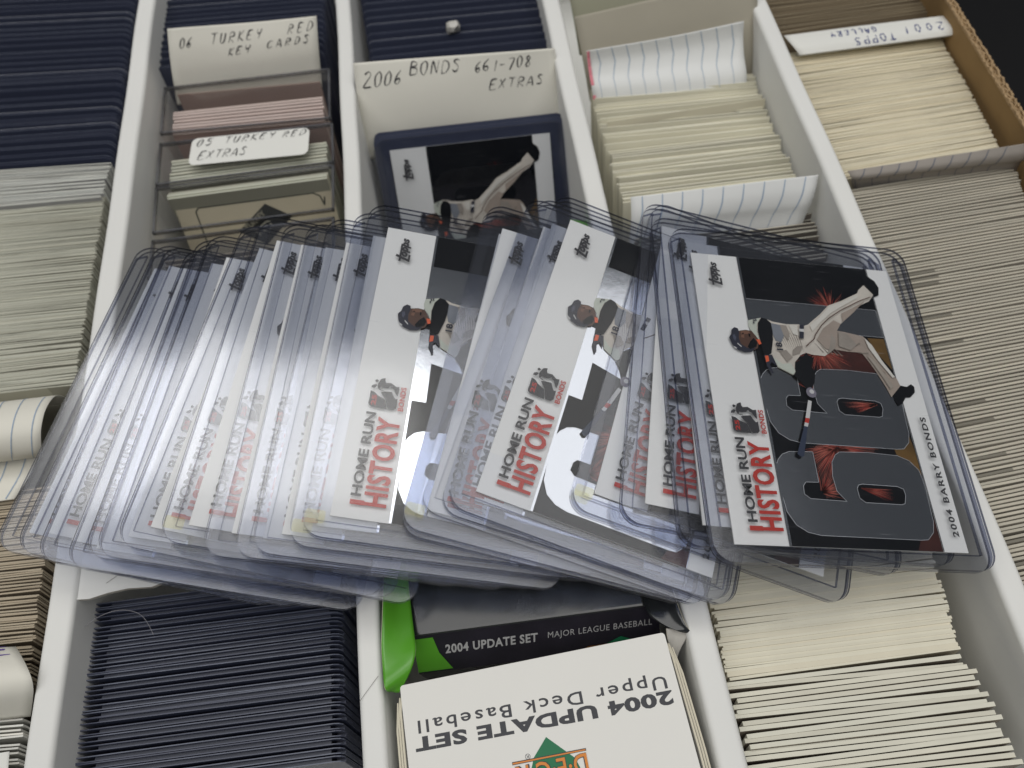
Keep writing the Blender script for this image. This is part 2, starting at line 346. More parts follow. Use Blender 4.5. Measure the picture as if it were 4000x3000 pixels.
# ------------------------------------------------------------------ printed baseball card (lying: u to the right, v away), three prints
ART = {
 'one': [(14.9,73.7),(55.9,73.5),(56.3,64.1),(14.9,64.2)],
 'six': [(19.1,25.6),(25.8,25.9),(25.7,17.4),(22.1,17.3),(21.2,16.2),(21.0,13.9),(22.5,12.7),(32.6,12.4),(30.4,15.2),(30.1,19.2),(30.8,23.3),(32.2,25.4),(33.6,26.3),(41.6,26.6),(50.3,26.2),(53.5,24.9),(55.6,22.3),(56.0,19.6),(56.1,16.9),(55.7,8.0),(54.9,5.1),(52.9,3.1),(50.8,2.9),(37.5,3.0),(23.4,3.1),(20.0,3.8),(17.2,5.6),(15.4,8.9),(14.9,14.0),(14.6,21.2),(15.7,23.3),(17.1,24.8)],
 'counter': [(36.3,16.1),(36.9,17.1),(38.0,17.4),(47.9,17.2),(49.5,16.6),(49.7,15.0),(48.9,12.6),(48.0,12.3),(37.8,12.4),(36.4,13.5)],
 'jersey': [(14.3,66.1),(18.3,67.3),(20.5,66.8),(21.7,66.3),(25.9,65.8),(29.9,66.1),(31.0,65.6),(30.5,60.9),(30.0,56.6),(28.2,55.6),(26.1,53.2),(25.3,49.2),(24.6,48.9),(20.5,51.1),(19.2,54.5),(17.4,56.8),(16.8,58.8),(15.6,61.2),(14.5,62.5),(14.0,64.3)],
 'legfront': [(31.0,65.6),(32.7,66.3),(37.6,70.6),(40.6,73.7),(45.2,75.8),(51.3,79.2),(51.9,80.4),(54.1,82.4),(56.5,79.1),(54.5,76.6),(51.2,74.8),(47.7,71.4),(43.0,67.3),(41.4,65.0),(40.4,60.6),(38.9,58.3),(35.8,56.0),(32.2,56.1),(30.0,56.6),(29.8,60.5)],
 'legback': [(41.4,65.0),(43.8,64.8),(49.3,63.8),(50.6,62.4),(52.1,58.6),(53.7,54.4),(56.6,50.1),(57.1,48.0),(53.3,44.1),(52.5,47.1),(50.9,51.4),(49.2,55.2),(47.6,58.1),(43.2,58.1),(39.9,58.4),(39.0,58.7),(40.4,60.6)],
 'shoe1': [(54.5,86.7),(56.1,86.1),(58.2,84.3),(59.0,82.0),(58.3,79.2),(56.7,78.3),(55.2,80.9),(53.9,82.7),(54.1,85.1)],
 'shoe2': [(54.0,44.8),(57.2,48.1),(59.0,47.8),(60.6,48.8),(61.4,48.0),(61.1,46.2),(59.1,44.4),(57.7,44.3),(56.1,42.2),(54.6,41.4),(54.1,43.1)],
 'arm': [(18.2,67.1),(19.8,66.7),(20.9,65.5),(20.9,62.7),(20.5,59.8),(19.2,55.2),(17.8,54.5),(16.9,54.6),(16.7,56.7),(16.6,59.5),(16.4,62.3),(16.9,65.2)],
 'glove': [(16.8,54.5),(19.3,54.8),(20.1,51.6),(20.2,51.1),(18.8,52.4),(18.1,51.6),(18.7,49.0),(18.3,48.6),(17.1,50.9),(17.1,52.2)],
 'band': [(17.1,54.3),(18.1,54.4),(18.1,52.7),(17.1,52.2)],
 'arm2': [(25.9,52.5),(27.5,54.0),(29.9,56.3),(30.4,55.6),(31.9,54.7),(30.6,51.8),(31.3,50.1),(30.4,46.7),(29.1,44.6),(27.5,44.5),(26.4,46.8),(24.6,48.8),(25.3,49.4)],
 'face': [(10.2,61.8),(12.6,62.4),(14.5,62.2),(15.5,60.5),(16.2,59.1),(15.4,56.6),(13.7,55.6),(10.9,56.3),(10.0,58.3)],
 'helmet': [(7.3,59.5),(8.1,60.6),(8.4,62.1),(9.4,63.0),(10.4,62.7),(10.6,61.5),(10.2,59.7),(10.5,57.6),(12.2,56.4),(14.8,56.6),(13.3,55.2),(11.3,54.9),(9.2,55.6),(7.9,57.1)],
 'shine': [(9.5,57.9),(10.6,56.8),(10.5,56.5),(9.5,57.5)], 'shine2': [(8.2,56.7),(9.1,56.2),(9.0,55.9),(8.3,56.2)],
 'collar': [(15.3,59.4),(16.3,59.5),(16.7,58.1),(15.9,57.7)], 'belt': [(29.7,65.7),(31.0,65.6),(30.0,60.9),(28.7,61.0)],
 'buckle': [(29.2,64.2),(30.7,64.2),(30.5,63.2),(29.1,63.3)],
 'stripe': [(30.2,58.4),(33.2,61.1),(33.9,62.6),(36.6,66.1),(39.6,68.9),(43.7,71.8),(50.8,75.9),(54.8,77.7)],
 'bat1': [(27.2,41.0),(28.2,40.7),(26.5,35.4),(25.3,35.5)], 'bat2': [(25.3,35.5),(26.5,35.4),(25.9,33.9),(24.8,34.1)],
 'bat3': [(24.8,34.1),(25.9,33.9),(25.4,32.8),(24.4,33.0)], 'bat4': [(24.4,33.0),(25.4,32.8),(22.6,24.2),(21.8,23.9),(20.8,24.7)],
 'cloud1': [(50.1,28.3),(55.5,33.5),(56.2,28.5),(56.2,20.9),(53.5,24.9),(50.4,26.5)], 'cloud2': [(50.9,63.5),(56.2,63.6),(56.2,53.2),(52.2,59.3)],
 'cloud3': [(50.7,2.7),(54.8,5.0),(56.3,9.3),(56.4,0.1),(49.4,0.1)], 'glow': [(48.9,85.4),(55.3,88.4),(55.8,87.9),(54.0,83.1)],
 'panelA': [(4.0,34.6),(5.1,34.3),(6.0,33.5),(7.3,32.9),(8.1,32.5),(8.9,29.9),(4.9,30.0),(4.2,30.4),(4.0,31.1),(4.1,32.6)],
 'panelB': [(6.6,34.6),(7.6,34.9),(9.5,35.1),(10.1,33.9),(10.7,33.1),(11.3,33.4),(11.3,30.6),(10.7,30.0),(9.2,29.9),(8.2,32.8),(7.4,33.6)],
 'figure': [(5.6,37.0),(6.1,38.3),(6.6,38.6),(7.3,38.8),(7.3,38.0),(7.6,37.4),(9.0,37.6),(10.4,36.7),(11.3,36.9),(11.2,34.1),(10.7,34.5),(9.9,35.9),(9.3,36.2),(9.0,36.6),(8.2,36.0),(7.2,35.9),(6.4,36.1),(6.2,35.4),(7.6,35.0),(6.9,34.9),(5.9,35.3),(5.6,36.1)],
 'cap': [(4.7,37.8),(5.1,38.1),(5.7,37.8),(5.5,37.3),(4.9,37.2)], 'lid': [(4.0,35.5),(4.2,36.2),(4.9,36.6),(5.5,36.4),(4.9,35.5),(4.4,35.5)],
}
CW, CH, CT = 63.5, 88.9, 0.42
def card_mesh(variant):
    m = MB(); m.box((0, 0, 0), (CW, CH, CT), CWHITE); z = [CT]
    def up(): z[0] += 0.012; return z[0]
    def P(n, mat, dv=0.0): m.poly([(u, v + dv) for u, v in ART[n]], up(), mat)
    def pl(pts, mat): m.poly(pts, up(), mat)
    def vtext(s, u_base, v0, h, length, mat, bold=0.0, shear=0.0, space=1.0):     # reads away from the viewer, letter tops to the left
        V, F = text2d(s, length, h, bold, shear, space); zz = up()
        m.add([(u_base - y, v0 + x, zz) for x, y in V], F, mat)
    def burst(cu, cv, r0, r1, n, a0, a1, seed, clip):
        rn = random.Random(seed); zz = up()
        for i in range(n):
            a = math.radians(rn.uniform(a0, a1)); r = rn.uniform(.55, 1) * r1; wd = rn.uniform(.045, .12)
            d = (math.cos(a), math.sin(a)); q = (-d[1] * wd, d[0] * wd)
            p0 = (cu + d[0] * r0, cv + d[1] * r0); p1 = (cu + d[0] * r, cv + d[1] * r)
            if not all(clip[0] < p[0] < clip[2] and clip[1] < p[1] < clip[3] for p in (p0, p1)): continue
            m.add([(p0[0] - q[0], p0[1] - q[1], zz), (p0[0] + q[0], p0[1] + q[1], zz), (p1[0], p1[1], zz)], [[0, 1, 2]], PINKRED if rn.random() < .75 else RED)
    U0, U1 = 14.4, 56.4
    pl([(U0, 0.02), (U1, 0.02), (U1, CH - .02), (U0, CH - .02)], CBLACK)
    BG = (U0, .2, U1, CH - .2)
    P('cloud1', GOLD); P('cloud2', GOLD); P('cloud3', EMBER)
    pl([(26, 26.5), (34, 35), (46, 30), (40, 22), (33, 15), (27, 13)], EMBER)
    pl([(30, 60), (40, 60), (52, 59), (50, 50), (36, 49)], EMBER)
    burst(33.3, 28.2, .8, 13, 150, -175, 15, 1, BG); burst(33.3, 27, .8, 9, 70, 15, 175, 9, BG); burst(26, 14.5, .5, 7, 60, -20, 90, 10, BG)
    burst(41.2, 72.5, .6, 8.5, 60, 20, 165, 2, BG); burst(34.5, 58, 1.2, 10.5, 110, -165, -5, 3, BG); burst(30, 44, .3, 6, 40, 30, 150, 11, BG)
    # numerals in foil
    if variant == 0:
        P('one', FOIL); P('six', FOIL); P('six', FOIL, 25.3)
    elif variant == 1:
        pl([(14.6, 60.3), (14.6, 77.7), (56.2, 77.7), (56.2, 60.3)], FOIL); P('six', FOIL)
        pl([(14.6, 34.0), (18.8, 34.0), (18.6, 45.9), (56.2, 38.5), (56.2, 47.5), (30, 54), (18.8, 56.3), (14.6, 56.6)], FOIL)
    else:
        P('six', FOIL); pl([(x, y + 27) for x, y in rrect(14.6, 3, 56.2, 26.5, 5)], FOIL)
        pl(rrect(14.6, 57, 56.2, 79, 9), FOIL); pl(rrect(23, 64, 48, 71, 3), CBLACK)
    def rim(pts, wd=.13):
        zz = up(); n = len(pts)
        for k in range(n):
            (a, b), (c, d) = pts[k], pts[(k + 1) % n]; l = math.hypot(c - a, d - b) or 1; q = (-(d - b) / l * wd, (c - a) / l * wd)
            m.add([(a, b, zz), (c, d, zz), (c + q[0], d + q[1], zz), (a + q[0], b + q[1], zz)], [[0, 1, 2, 3]], FOILRIM)
    rim(ART['six'], .1)
    if variant == 0: rim([(u, v + 25.3) for u, v in ART['six']], .1); rim(ART['one'], .1)
    for dv in ((0, 25.3) if variant == 0 else (0,)):
        P('counter', CBLACK, dv); rim([(u, v + dv) for u, v in ART['counter']], .12)
    burst(37.2, 16.3, .2, 9.5, 40, -25, 0, 5, (36.6, 12.7, 49.5, 17.2))
    if variant == 0:
        burst(48.5, 41.5, .2, 11, 40, 165, 215, 6, (36.9, 38.2, 49.3, 42.3))
    # foil hairlines along the white borders
    pl([(U0 - .1, 0.05), (U0 + .55, 0.05), (U0 + .55, CH - .05), (U0 - .1, CH - .05)], FOIL)
    pl([(U1 - .15, 0.05), (U1 + .1, 0.05), (U1 + .1, CH - .05), (U1 - .15, CH - .05)], FOIL)
    # the batter
    P('legback', SHADOWED); P('shoe2', CBLACK); P('shoe1', CBLACK); P('legfront', JERSEY); P('jersey', JERSEY)
    pl([(14.2, 66.0), (18.1, 67.2), (16.7, 65), (16.3, 62.3), (16.5, 59.5), (15.6, 61.2), (14.5, 62.5), (14.0, 64.3)], JERSEYL)
    for k in range(9):                                              # folds in the shirt and trousers
        a = [(22.5 + k * .75, 65 - k * .2), (23.3 + k * .7, 61), (24.6 + k * .6, 57.2 - k * .1)]
        zz = up(); m.add([(a[0][0], a[0][1], zz), (a[1][0], a[1][1], zz), (a[2][0], a[2][1], zz), (a[1][0] + .22, a[1][1], zz)], [[0, 1, 2, 3]], JERSEYD)
    for k in range(5):
        x0 = 33 + k * 1.4; zz = up()
        m.add([(x0, 60.6 - k * .3, zz), (x0 + 2.4, 57 - k * .2, zz), (x0 + 2.6, 57.2 - k * .2, zz)], [[0, 1, 2]], JERSEYD)
    for k in range(4):
        zz = up(); m.add([(44 + k * 2.2, 59 - k * 1.4, zz), (47.6 + k * 1.9, 61.4 - k * 3.2, zz), (47.8 + k * 1.9, 61.0 - k * 3.2, zz)], [[0, 1, 2]], JERSEYD)
    # cloth in tones: shade under the arm, along the belly, on both legs, and a lit upper edge
    SHC, LIT, BLU = pm('print_cloth_shade', (.30, .265, .225), .45, .35, noise=.25, nscale=20), pm('print_cloth_lit', (.66, .63, .56), .45, .35), pm('print_cloth_blue', (.20, .215, .24), .45, .35, noise=.2, nscale=20)
    for pts, mt in (([(20.9, 65.6), (23.6, 65.2), (24.4, 61.8), (23.0, 59.2), (21.4, 59.8), (20.8, 62.4)], BLU), ([(23.6, 65.3), (25.6, 65.2), (26.2, 62.5), (25.2, 60.0), (24.2, 61.8)], SHC),
                    ([(19.6, 54.2), (22.0, 52.2), (24.6, 52.6), (25.6, 50.0), (24.6, 48.9), (20.5, 51.1)], JERSEYL), ([(21.8, 56.2), (24.0, 56.9), (25.6, 54.6), (23.6, 52.8)], SHC),
                    ([(25.6, 55.2), (28.0, 56.0), (29.4, 58.6), (27.6, 58.4), (26.0, 57.0)], SHC), ([(26.4, 65.4), (29.0, 65.6), (28.6, 62.0), (27.2, 62.4)], LIT),
                    ([(33.0, 65.8), (37.6, 70.0), (40.6, 73.1), (45.2, 75.2), (51.0, 78.5), (50.6, 77.2), (44.8, 73.6), (40.6, 70.8), (36.6, 67.2), (33.4, 63.8)], LIT),
                    ([(34.2, 61.2), (37.0, 65.2), (41.0, 68.4), (43.0, 67.3), (41.4, 65.0), (40.4, 60.6), (38.9, 58.3), (36.4, 58.2)], SHADOWED), ([(36.6, 56.4), (38.9, 58.3), (40.2, 61.4), (39.2, 63.8), (38.2, 60.4)], SHC),
                    ([(44.0, 71.0), (48.6, 73.6), (53.0, 76.4), (51.2, 74.8), (47.7, 71.4), (43.8, 68.0)], SHADOWED),
                    ([(41.6, 64.4), (44.2, 64.0), (46.4, 60.4), (44.0, 58.4), (40.6, 59.4)], SHC), ([(49.4, 63.0), (51.2, 60.8), (53.2, 55.6), (55.8, 50.6), (55.0, 50.2), (52.0, 55.4), (50.0, 59.6)], LIT),
                    ([(48.6, 57.2), (50.4, 53.6), (52.0, 50.0), (53.4, 46.4), (54.6, 47.4), (52.8, 51.4), (50.6, 55.8)], SHC)):
        pl(pts, mt)
    for a, b in ((15.6, 66.2), (16.2, 66.4), (15.4, 65.4)): pl([(a, b), (a + .35, b + .15), (a + .5, b - .5), (a + .15, b - .6)], HELM)
    P('arm', CBLACK); P('arm2', CBLACK); P('glove', HELM); P('band', ORANGE); P('face', SKIN); P('helmet', HELM); P('shine', BATW); P('shine2', BATW)
    pl([(11.0, 61.7), (12.6, 62.1), (13.8, 61.9), (13.6, 61.2), (12.2, 60.9), (11.2, 60.9)], pm('print_skin_lit', (.16, .078, .05), .45, .35)); pl([(11.0, 60.6), (12.0, 60.7), (11.8, 59.6), (11.0, 59.7)], pm('print_skin_lit', (.16, .078, .05), .45, .35))
    pl([(11.4, 61.2), (11.9, 61.3), (11.9, 61.0), (11.4, 60.9)], CBLACK); pl([(13.3, 61.3), (13.8, 61.0), (13.7, 60.0), (13.3, 60.3)], CBLACK); pl([(13.0, 56.0), (15.0, 57.0), (15.5, 58.6), (14.6, 59.8), (13.4, 58.6), (12.4, 56.8)], CBLACK)
    pl([(8.4, 60.2), (9.0, 60.6), (9.4, 59.6), (9.0, 58.4), (8.5, 58.9)], pm('print_helmet_sheen', (.06, .066, .10), .45, .35))
    P('collar', ORANGE); P('belt', HELM); P('buckle', BATW)
    st = ART['stripe']; zz = up()
    for (a, b), (c, d) in zip(st[:-1], st[1:]):
        l = math.hypot(c - a, d - b); q = (-(d - b) / l * .14, (c - a) / l * .14)
        m.add([(a - q[0], b - q[1], zz), (a + q[0], b + q[1], zz), (c + q[0], d + q[1], zz), (c - q[0], d - q[1], zz)], [[0, 1, 2, 3]], SKIN)
    vtext('18', 22.9, 56.4, 1.9, 2.6, HELM, .03)
    for n, mt in (('bat1', BATW), ('bat2', RED), ('bat3', BATW), ('bat4', BATN)): P(n, mt)
    pl([(28.6 + 1.5 * math.cos(a * .5236), 43.4 + 1.6 * math.sin(a * .5236)) for a in range(12)], BALL)
    pl([(28.8 + .7 * math.cos(a * .5236), 43.7 + .7 * math.sin(a * .5236)) for a in range(12)], BATW)
    # titles and emblem on the white border
    vtext('HOME RUN', 6.55, 5.5, 2.62, 23.0, INK, .028)
    vtext('HISTORY', 13.1, 3.4, 5.9, 24.2, RED, .032, space=1.08)
    pl([(4.1, 3.3), (7.6, 3.3), (7.6, 4.55), (4.1, 4.55)], RED)
    for n in ('panelA', 'panelB', 'figure', 'cap', 'lid'): P(n, INK)
    vtext('25', 5.9, 30.5, 1.25, 3.0, RED, .03); vtext('BONDS', 13.2, 29.9, 1.45, 7.0, RED, .03)
    vtext('2004 BARRY BONDS', 61.25, 3.7, 1.75, 34.2, INK, .03, space=1.25)
    # maker's word mark: heavy slanted letters with a long crossed T
    vtext('opps', 7.7, 78.6, 2.5, 6.6, INK, .045, .25)
    pl([(7.9, 77.0), (7.9, 79.6), (7.3, 79.5), (7.3, 78.0), (3.9, 79.2), (3.7, 78.4)], INK); pl([(5.3, 76.9), (5.3, 83.2), (4.75, 83.0), (4.75, 76.8)], INK)
    return m.mesh('trading_card')
CARD = [card_mesh(0), card_mesh(1), card_mesh(2)]

# ------------------------------------------------------------------ clear rigid card holder, lying, origin at its near left corner
HW, HL, HT = 76.0, 101.6, 2.7
def holder_meshes():
    out = rrect(0, 0, HW, HL, 5.2)
    a = MB(); a.prism(out, 0, .75, CLEAR, EDGE)
    b = MB(); b.prism(out, HT - .75, HT, CLEAR, EDGE)
    r = MB(); wr = 3.1
    r0 = 5.2; q = r0 - .12
    arcL = [(r0 - q * math.cos(math.radians(t)), r0 - q * math.sin(math.radians(t))) for t in range(0, 91, 15)]
    arcR = [(HW - r0 + q * math.sin(math.radians(t)), r0 - q * math.cos(math.radians(t))) for t in range(0, 91, 15)]
    U = [(.12, HL - 5)] + arcL + arcR + [(HW - .12, HL - 5), (HW - wr, HL - 3), (HW - wr, 4.2), (wr, 4.2), (wr, HL - 3)]
    r.prism(U, .77, HT - .77, CLEAR, RAIL)
    s = MB(); s.prism(rrect(.4, 3.2, 5.2, 6.4, .6), HT + .01, HT + .04, STAIN)
    return a.mesh('back_panel'), b.mesh('front_panel'), r.mesh('edge_rail'), s.mesh('yellowed_corner')
HM = holder_meshes()
def clear_holder(M, label, card_label, variant, group=None, cgroup=None, stain=False, dx=0.0, dy=0.0):
    h = thing('card_holder', label, 'card holder', M, group)
    ob('back_panel', HM[0], h); ob('front_panel', HM[1], h); ob('edge_rail', HM[2], h)
    if stain: ob('yellowed_corner', HM[3], h)
    c = ob('trading_card', CARD[variant]); c.matrix_world = M @ Matrix.Translation(((6.2 + dx) * S, (4.9 + dy) * S, .78 * S))
    tag(c, card_label, 'trading card', cgroup)
    return h

# left edges of the fanned holders in the photograph (near point, far point), lowest first
FAN = [((5,2059),(535,985),14.0,0), ((87,2066),(600,985),16.0,0), ((165,2097),(640,990),17.5,0), ((278,2122),(728,985),18.5,0), ((351,2084),(765,960),20.5,0),
       ((392,2079),(812,945),23.0,0), ((476,2037),(940,905),26.0,0), ((638,2021),(1020,855),29.5,0), ((803,2075),(1108,895),29.5,0), ((926,2081),(1198,905),29.5,0),
       ((995,2064),(1278,880),31.0,0), ((1136,2036),(1386,850),31.5,0), ((1186,1996),(1440,840),31.0,1), ((1579,1992),(1880,875),22.0,1), ((1581,1967),(1893,865),23.0,1),
       ((1660,1902),(2040,850),22.0,1), ((1738,1909),(2086,840),22.5,1), ((1768,1885),(2145,850),23.0,1), ((2245,1895),(2534,870),17.0,1), ((2432,1946),(2514,850),17.0,1),
       ((2655,2040),(2548,890),17.0,1), ((2783,2104),(2622,940),17.0,0)]
FAN_LABEL = [
 'clear card holder at the far left end of the fan, lowest of all',
 'clear holder lying directly on the leftmost holder of the fan',
 'clear holder third from the left end of the fan',
 'clear holder fourth from the left end of the fan',
 'clear holder fifth from the left end of the fan',
 'clear holder sixth from the left end, close on its neighbour in the fan',
 'clear holder seventh from the left end of the fan',
 'clear holder eighth from the left end, with a yellowed near corner',
 'clear holder ninth from the left end of the fan',
 'clear holder tenth from the left end of the fan',
 'clear holder second below the two just left of the open white card',
 'clear holder just beneath the one showing the left open white card',
 'clear holder left of the centre over a white card with a faded red title',
 'clear holder nearly hidden straight beneath the one with a yellowed corner mid fan',
 'clear holder with a yellowed corner just right of the left open white card',
 'clear holder second below the one with the centre batter card',
 'clear holder directly below the one with the centre batter card',
 'clear holder in the centre showing a batter card with white numerals',
 'clear holder turned askew, its lower right corner over the cream cards',
 'clear holder standing nearly straight, third from the right end of the fan',
 'clear holder directly beneath the top holder at the right end',
 'clear holder on top at the right end, showing a whole batter card']
CARD_LABEL = [
 'white card in the leftmost holder of the fan, only a sliver showing',
 'white card in the second holder from the left end of the fan',
 'white card in the third holder from the left end of the fan',
 'white card in the fourth holder from the left end of the fan',
 'white card in the fifth holder from the left end of the fan',
 'white card in the sixth holder from the left end of the fan',
 'white card in the seventh holder from the left end, title half washed out',
 'white card in the eighth holder from the left end, red title faded',
 'white card in the ninth holder from the left end of the fan',
 'white card in the tenth holder from the left end of the fan',
 'white card in the holder two below the left open white card',
 'white card in the holder just beneath the left open white card',
 'batter card with faded red title and dark corner block, left of the centre',
 'batter card nearly hidden beneath the holder with a yellowed corner mid fan',
 'batter card in the holder with a yellowed corner right of the open white card',
 'batter card two below the centre batter card, only its white margin showing',
 'batter card directly below the centre batter card',
 'batter card in the centre with white numerals and a black corner block',
 'batter card in the askew holder whose lower corner lies over the cream cards',
 'white bordered card third from the right end with a bold black and red title',
 'batter card directly beneath the top card at the right end',
 'whole batter card on top at the right end with dark foil numerals']
def fan_frame(i, a, b, z):
    th = math.radians(13.0 if i == 21 else (12.0 if i < 6 else 14.0 if i < 13 else 15.5))
    A = un(*a, z + 2.0); B = un(*b, z + 2.0); e2 = (B - A); e2[2] = 0; e2 /= np.linalg.norm(e2)
    p = np.array([e2[1], -e2[0], 0]); e1 = p * math.cos(th) - np.array([0, 0, math.sin(th)]); n = np.cross(e1, e2)
    L = np.linalg.norm(B - A)
    return A - e2 * 5.6 - n * HT, e1, e2, n
def clearance(f, g):
    """how far holder f must rise to lie on holder g (only where they overlap)"""
    (o1, a1, b1, n1), (o0, a0, b0, n0) = f, g; worst = -99
    for u in np.linspace(1, HW - 1, 9):
        for v in np.linspace(12, HL - 12, 7):
            P = o1 + a1 * u + b1 * v
            h = o0[2] + HT - (n0[0] * (P[0] - o0[0]) + n0[1] * (P[1] - o0[1])) / n0[2]
            q = np.array([P[0], P[1], h]) - o0
            if 0 < q @ a0 < HW and 0 < q @ b0 < HL: worst = max(worst, h - P[2])
    return worst
placed = []
for i, (a, b, z, var) in enumerate(FAN):
    for it in range(3):
        f = fan_frame(i, a, b, z)
        need = max([clearance(f, g) for g in placed[-4:]] or [-99]) - (1.15 if i < 13 else {13: 2.3, 14: 1.35, 15: 1.9, 16: 2.3, 17: 1.4, 18: 2.0, 19: 2.3, 20: 2.3}.get(i, 1.5))
        if need <= 0: break
        z += min(need, 3.2)
    placed.append(f); rn = random.Random(i)
    clear_holder(frame(*f), FAN_LABEL[i], CARD_LABEL[i], var if i != 21 else 0, 'clear holders fanned out across the box', 'cards in the fanned holders',
                 stain=i in (7, 11, 12, 14, 18), dx=rn.uniform(-.7, .7) if i < 21 else 0, dy=rn.uniform(0, 1.5) if i < 21 else 0)
print('fan heights', [round(float(f[0][2]), 1) for f in placed])

# ------------------------------------------------------------------ stacks of standing cards and holders
def plain_card(name, edge, face, w=63.5, h=88.9, t=0.5):      # origin at the middle of the top edge
    m = MB(); m.box((-w / 2, -t / 2, -h), (w / 2, t / 2, 0), face, edge, edge); return m.mesh(name)
def place(me, name, c, yaw, ln, sx=1.0):
    o = ob(name, me); o.location = (c[0] * S, c[1] * S, c[2] * S); o.rotation_euler = (-math.radians(ln), 0, yaw); o.scale = (sx, 1, 1); return o
STUFF = MB()
def stack(near, far, n, meshes, label, cat, group, name='trading_card', ln=(10, 10), jx=.6, jz=.16, seed=1, width=63.5, uneven=0.0, ja=0.6, curve=0.0, stuff=None):
    """near / far: (pixel of the left end, pixel of the right end, height) of the first and last top edge"""
    rn = random.Random(seed); nl, nr, nz = near; fl, fr, fz = far
    A0, A1 = un(*nl, nz), un(*nr, nz); B0, B1 = un(*fl, fz), un(*fr, fz)
    ws = [1 + uneven * rn.uniform(-1, 1) + (uneven * 2.5 if rn.random() < uneven * .12 else 0) for _ in range(max(n - 1, 1))]; tot = sum(ws); acc = 0; res = []
    for i in range(n):
        t = acc / tot if n > 1 else 0
        if i < n - 1: acc += ws[i]
        P0 = A0 + (B0 - A0) * t; P1 = A1 + (B1 - A1) * t; d = P1 - P0
        c = (P0 + P1) / 2 + np.array([rn.uniform(-jx, jx), 0, rn.uniform(-jz, jz)]); c[0] += curve * math.sin(t * math.pi)
        yaw = math.atan2(d[1], d[0]) + math.radians(rn.gauss(0, ja)); sx = np.linalg.norm(d) / width
        l = ln[0] + (ln[1] - ln[0]) * t; me = rn.choice(meshes)
        if stuff is not None:
            M = Matrix.Translation(c) @ Matrix.Rotation(yaw, 4, 'Z') @ Matrix.Rotation(-math.radians(l), 4, 'X') @ Matrix.Diagonal((sx, 1, 1, 1))
            V = [M @ (v.co / S) for v in me.vertices]
            for p in me.polygons: stuff.add([V[k] for k in p.vertices], [list(range(len(p.vertices)))], me.materials[p.material_index])
        else:
            o = place(me, name, c, yaw, l, sx); tag(o, label, cat, group); res.append(o)
    return res
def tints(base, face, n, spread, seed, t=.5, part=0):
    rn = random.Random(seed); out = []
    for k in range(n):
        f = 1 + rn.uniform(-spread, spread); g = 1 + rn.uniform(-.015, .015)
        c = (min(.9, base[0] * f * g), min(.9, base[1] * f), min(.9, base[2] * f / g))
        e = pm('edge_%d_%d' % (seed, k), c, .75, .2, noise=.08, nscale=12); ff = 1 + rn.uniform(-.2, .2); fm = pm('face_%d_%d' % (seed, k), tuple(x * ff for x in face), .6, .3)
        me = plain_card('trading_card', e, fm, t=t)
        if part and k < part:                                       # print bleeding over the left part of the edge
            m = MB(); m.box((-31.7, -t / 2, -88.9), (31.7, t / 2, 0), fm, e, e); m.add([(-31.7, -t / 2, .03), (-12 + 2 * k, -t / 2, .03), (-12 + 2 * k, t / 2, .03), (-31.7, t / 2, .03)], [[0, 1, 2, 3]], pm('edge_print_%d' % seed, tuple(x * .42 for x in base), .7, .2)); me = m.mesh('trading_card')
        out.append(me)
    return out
def navy_holder(rim, rim2):                                    # standing rigid holder seen on its open top
    m = MB(); w, h = 75.6, 101.6
    for y0, y1, r in ((-.78, -.5, rim), (.5, .78, rim2)):
        out = [(-w / 2, -h), (w / 2, -h), (w / 2, -2.2), (w / 2 - .7, -.7), (w / 2 - 2.2, 0), (-w / 2 + 2.2, 0), (-w / 2 + .7, -.7), (-w / 2, -2.2)]
        n = len(out); V = [(x, y0, z) for x, z in out] + [(x, y1, z) for x, z in out]
        m.add(V, [list(range(n)), [n + k for k in range(n)][::-1]], NAVY)
        m.add(V, [[k, n + k, n + (k + 1) % n, (k + 1) % n] for k in range(n)], r)
    for s in (-1, 1):
        m.box((s * 37.7 - (2.4 if s > 0 else 0), -.48, -h), (s * 37.7 + (2.4 if s < 0 else 0), .48, -4), NAVY)
    m.box((-29, -.48, -97), (34.5, .48, -1.3), pm('slot_dark', (.03, .032, .042), .5, .4), pm('slot_card_shade', (.066, .072, .097), .5, .4))  # slot filler as a card, its dark tone stands for shade down the slot
    return m.mesh('card_holder')
NH = [navy_holder(NAVY_RIM, NAVY_RIM), navy_holder(NAVY_RIM3, NAVY_RIM), navy_holder(NAVY_RIM3, NAVY_RIM3), navy_holder(NAVY_RIM, NAVY_RIM2), navy_holder(NAVY_RIM2, NAVY_RIM)]
NH.append(navy_holder(NAVY_RIM2, NAVY_RIM2))
NHF = [NH[0], NH[1], NH[2], NH[2], NH[1], NH[2], NH[0], NH[3], NH[1]]
def navy(near, far, n, label, group, seed, ln, meshes=NHF, jx=.25, jz=.3):
    return stack(near, far, n, meshes, label, 'card holder', group, 'card_holder', ln, jx, jz, seed, width=76.0, ja=.15, uneven=.3)

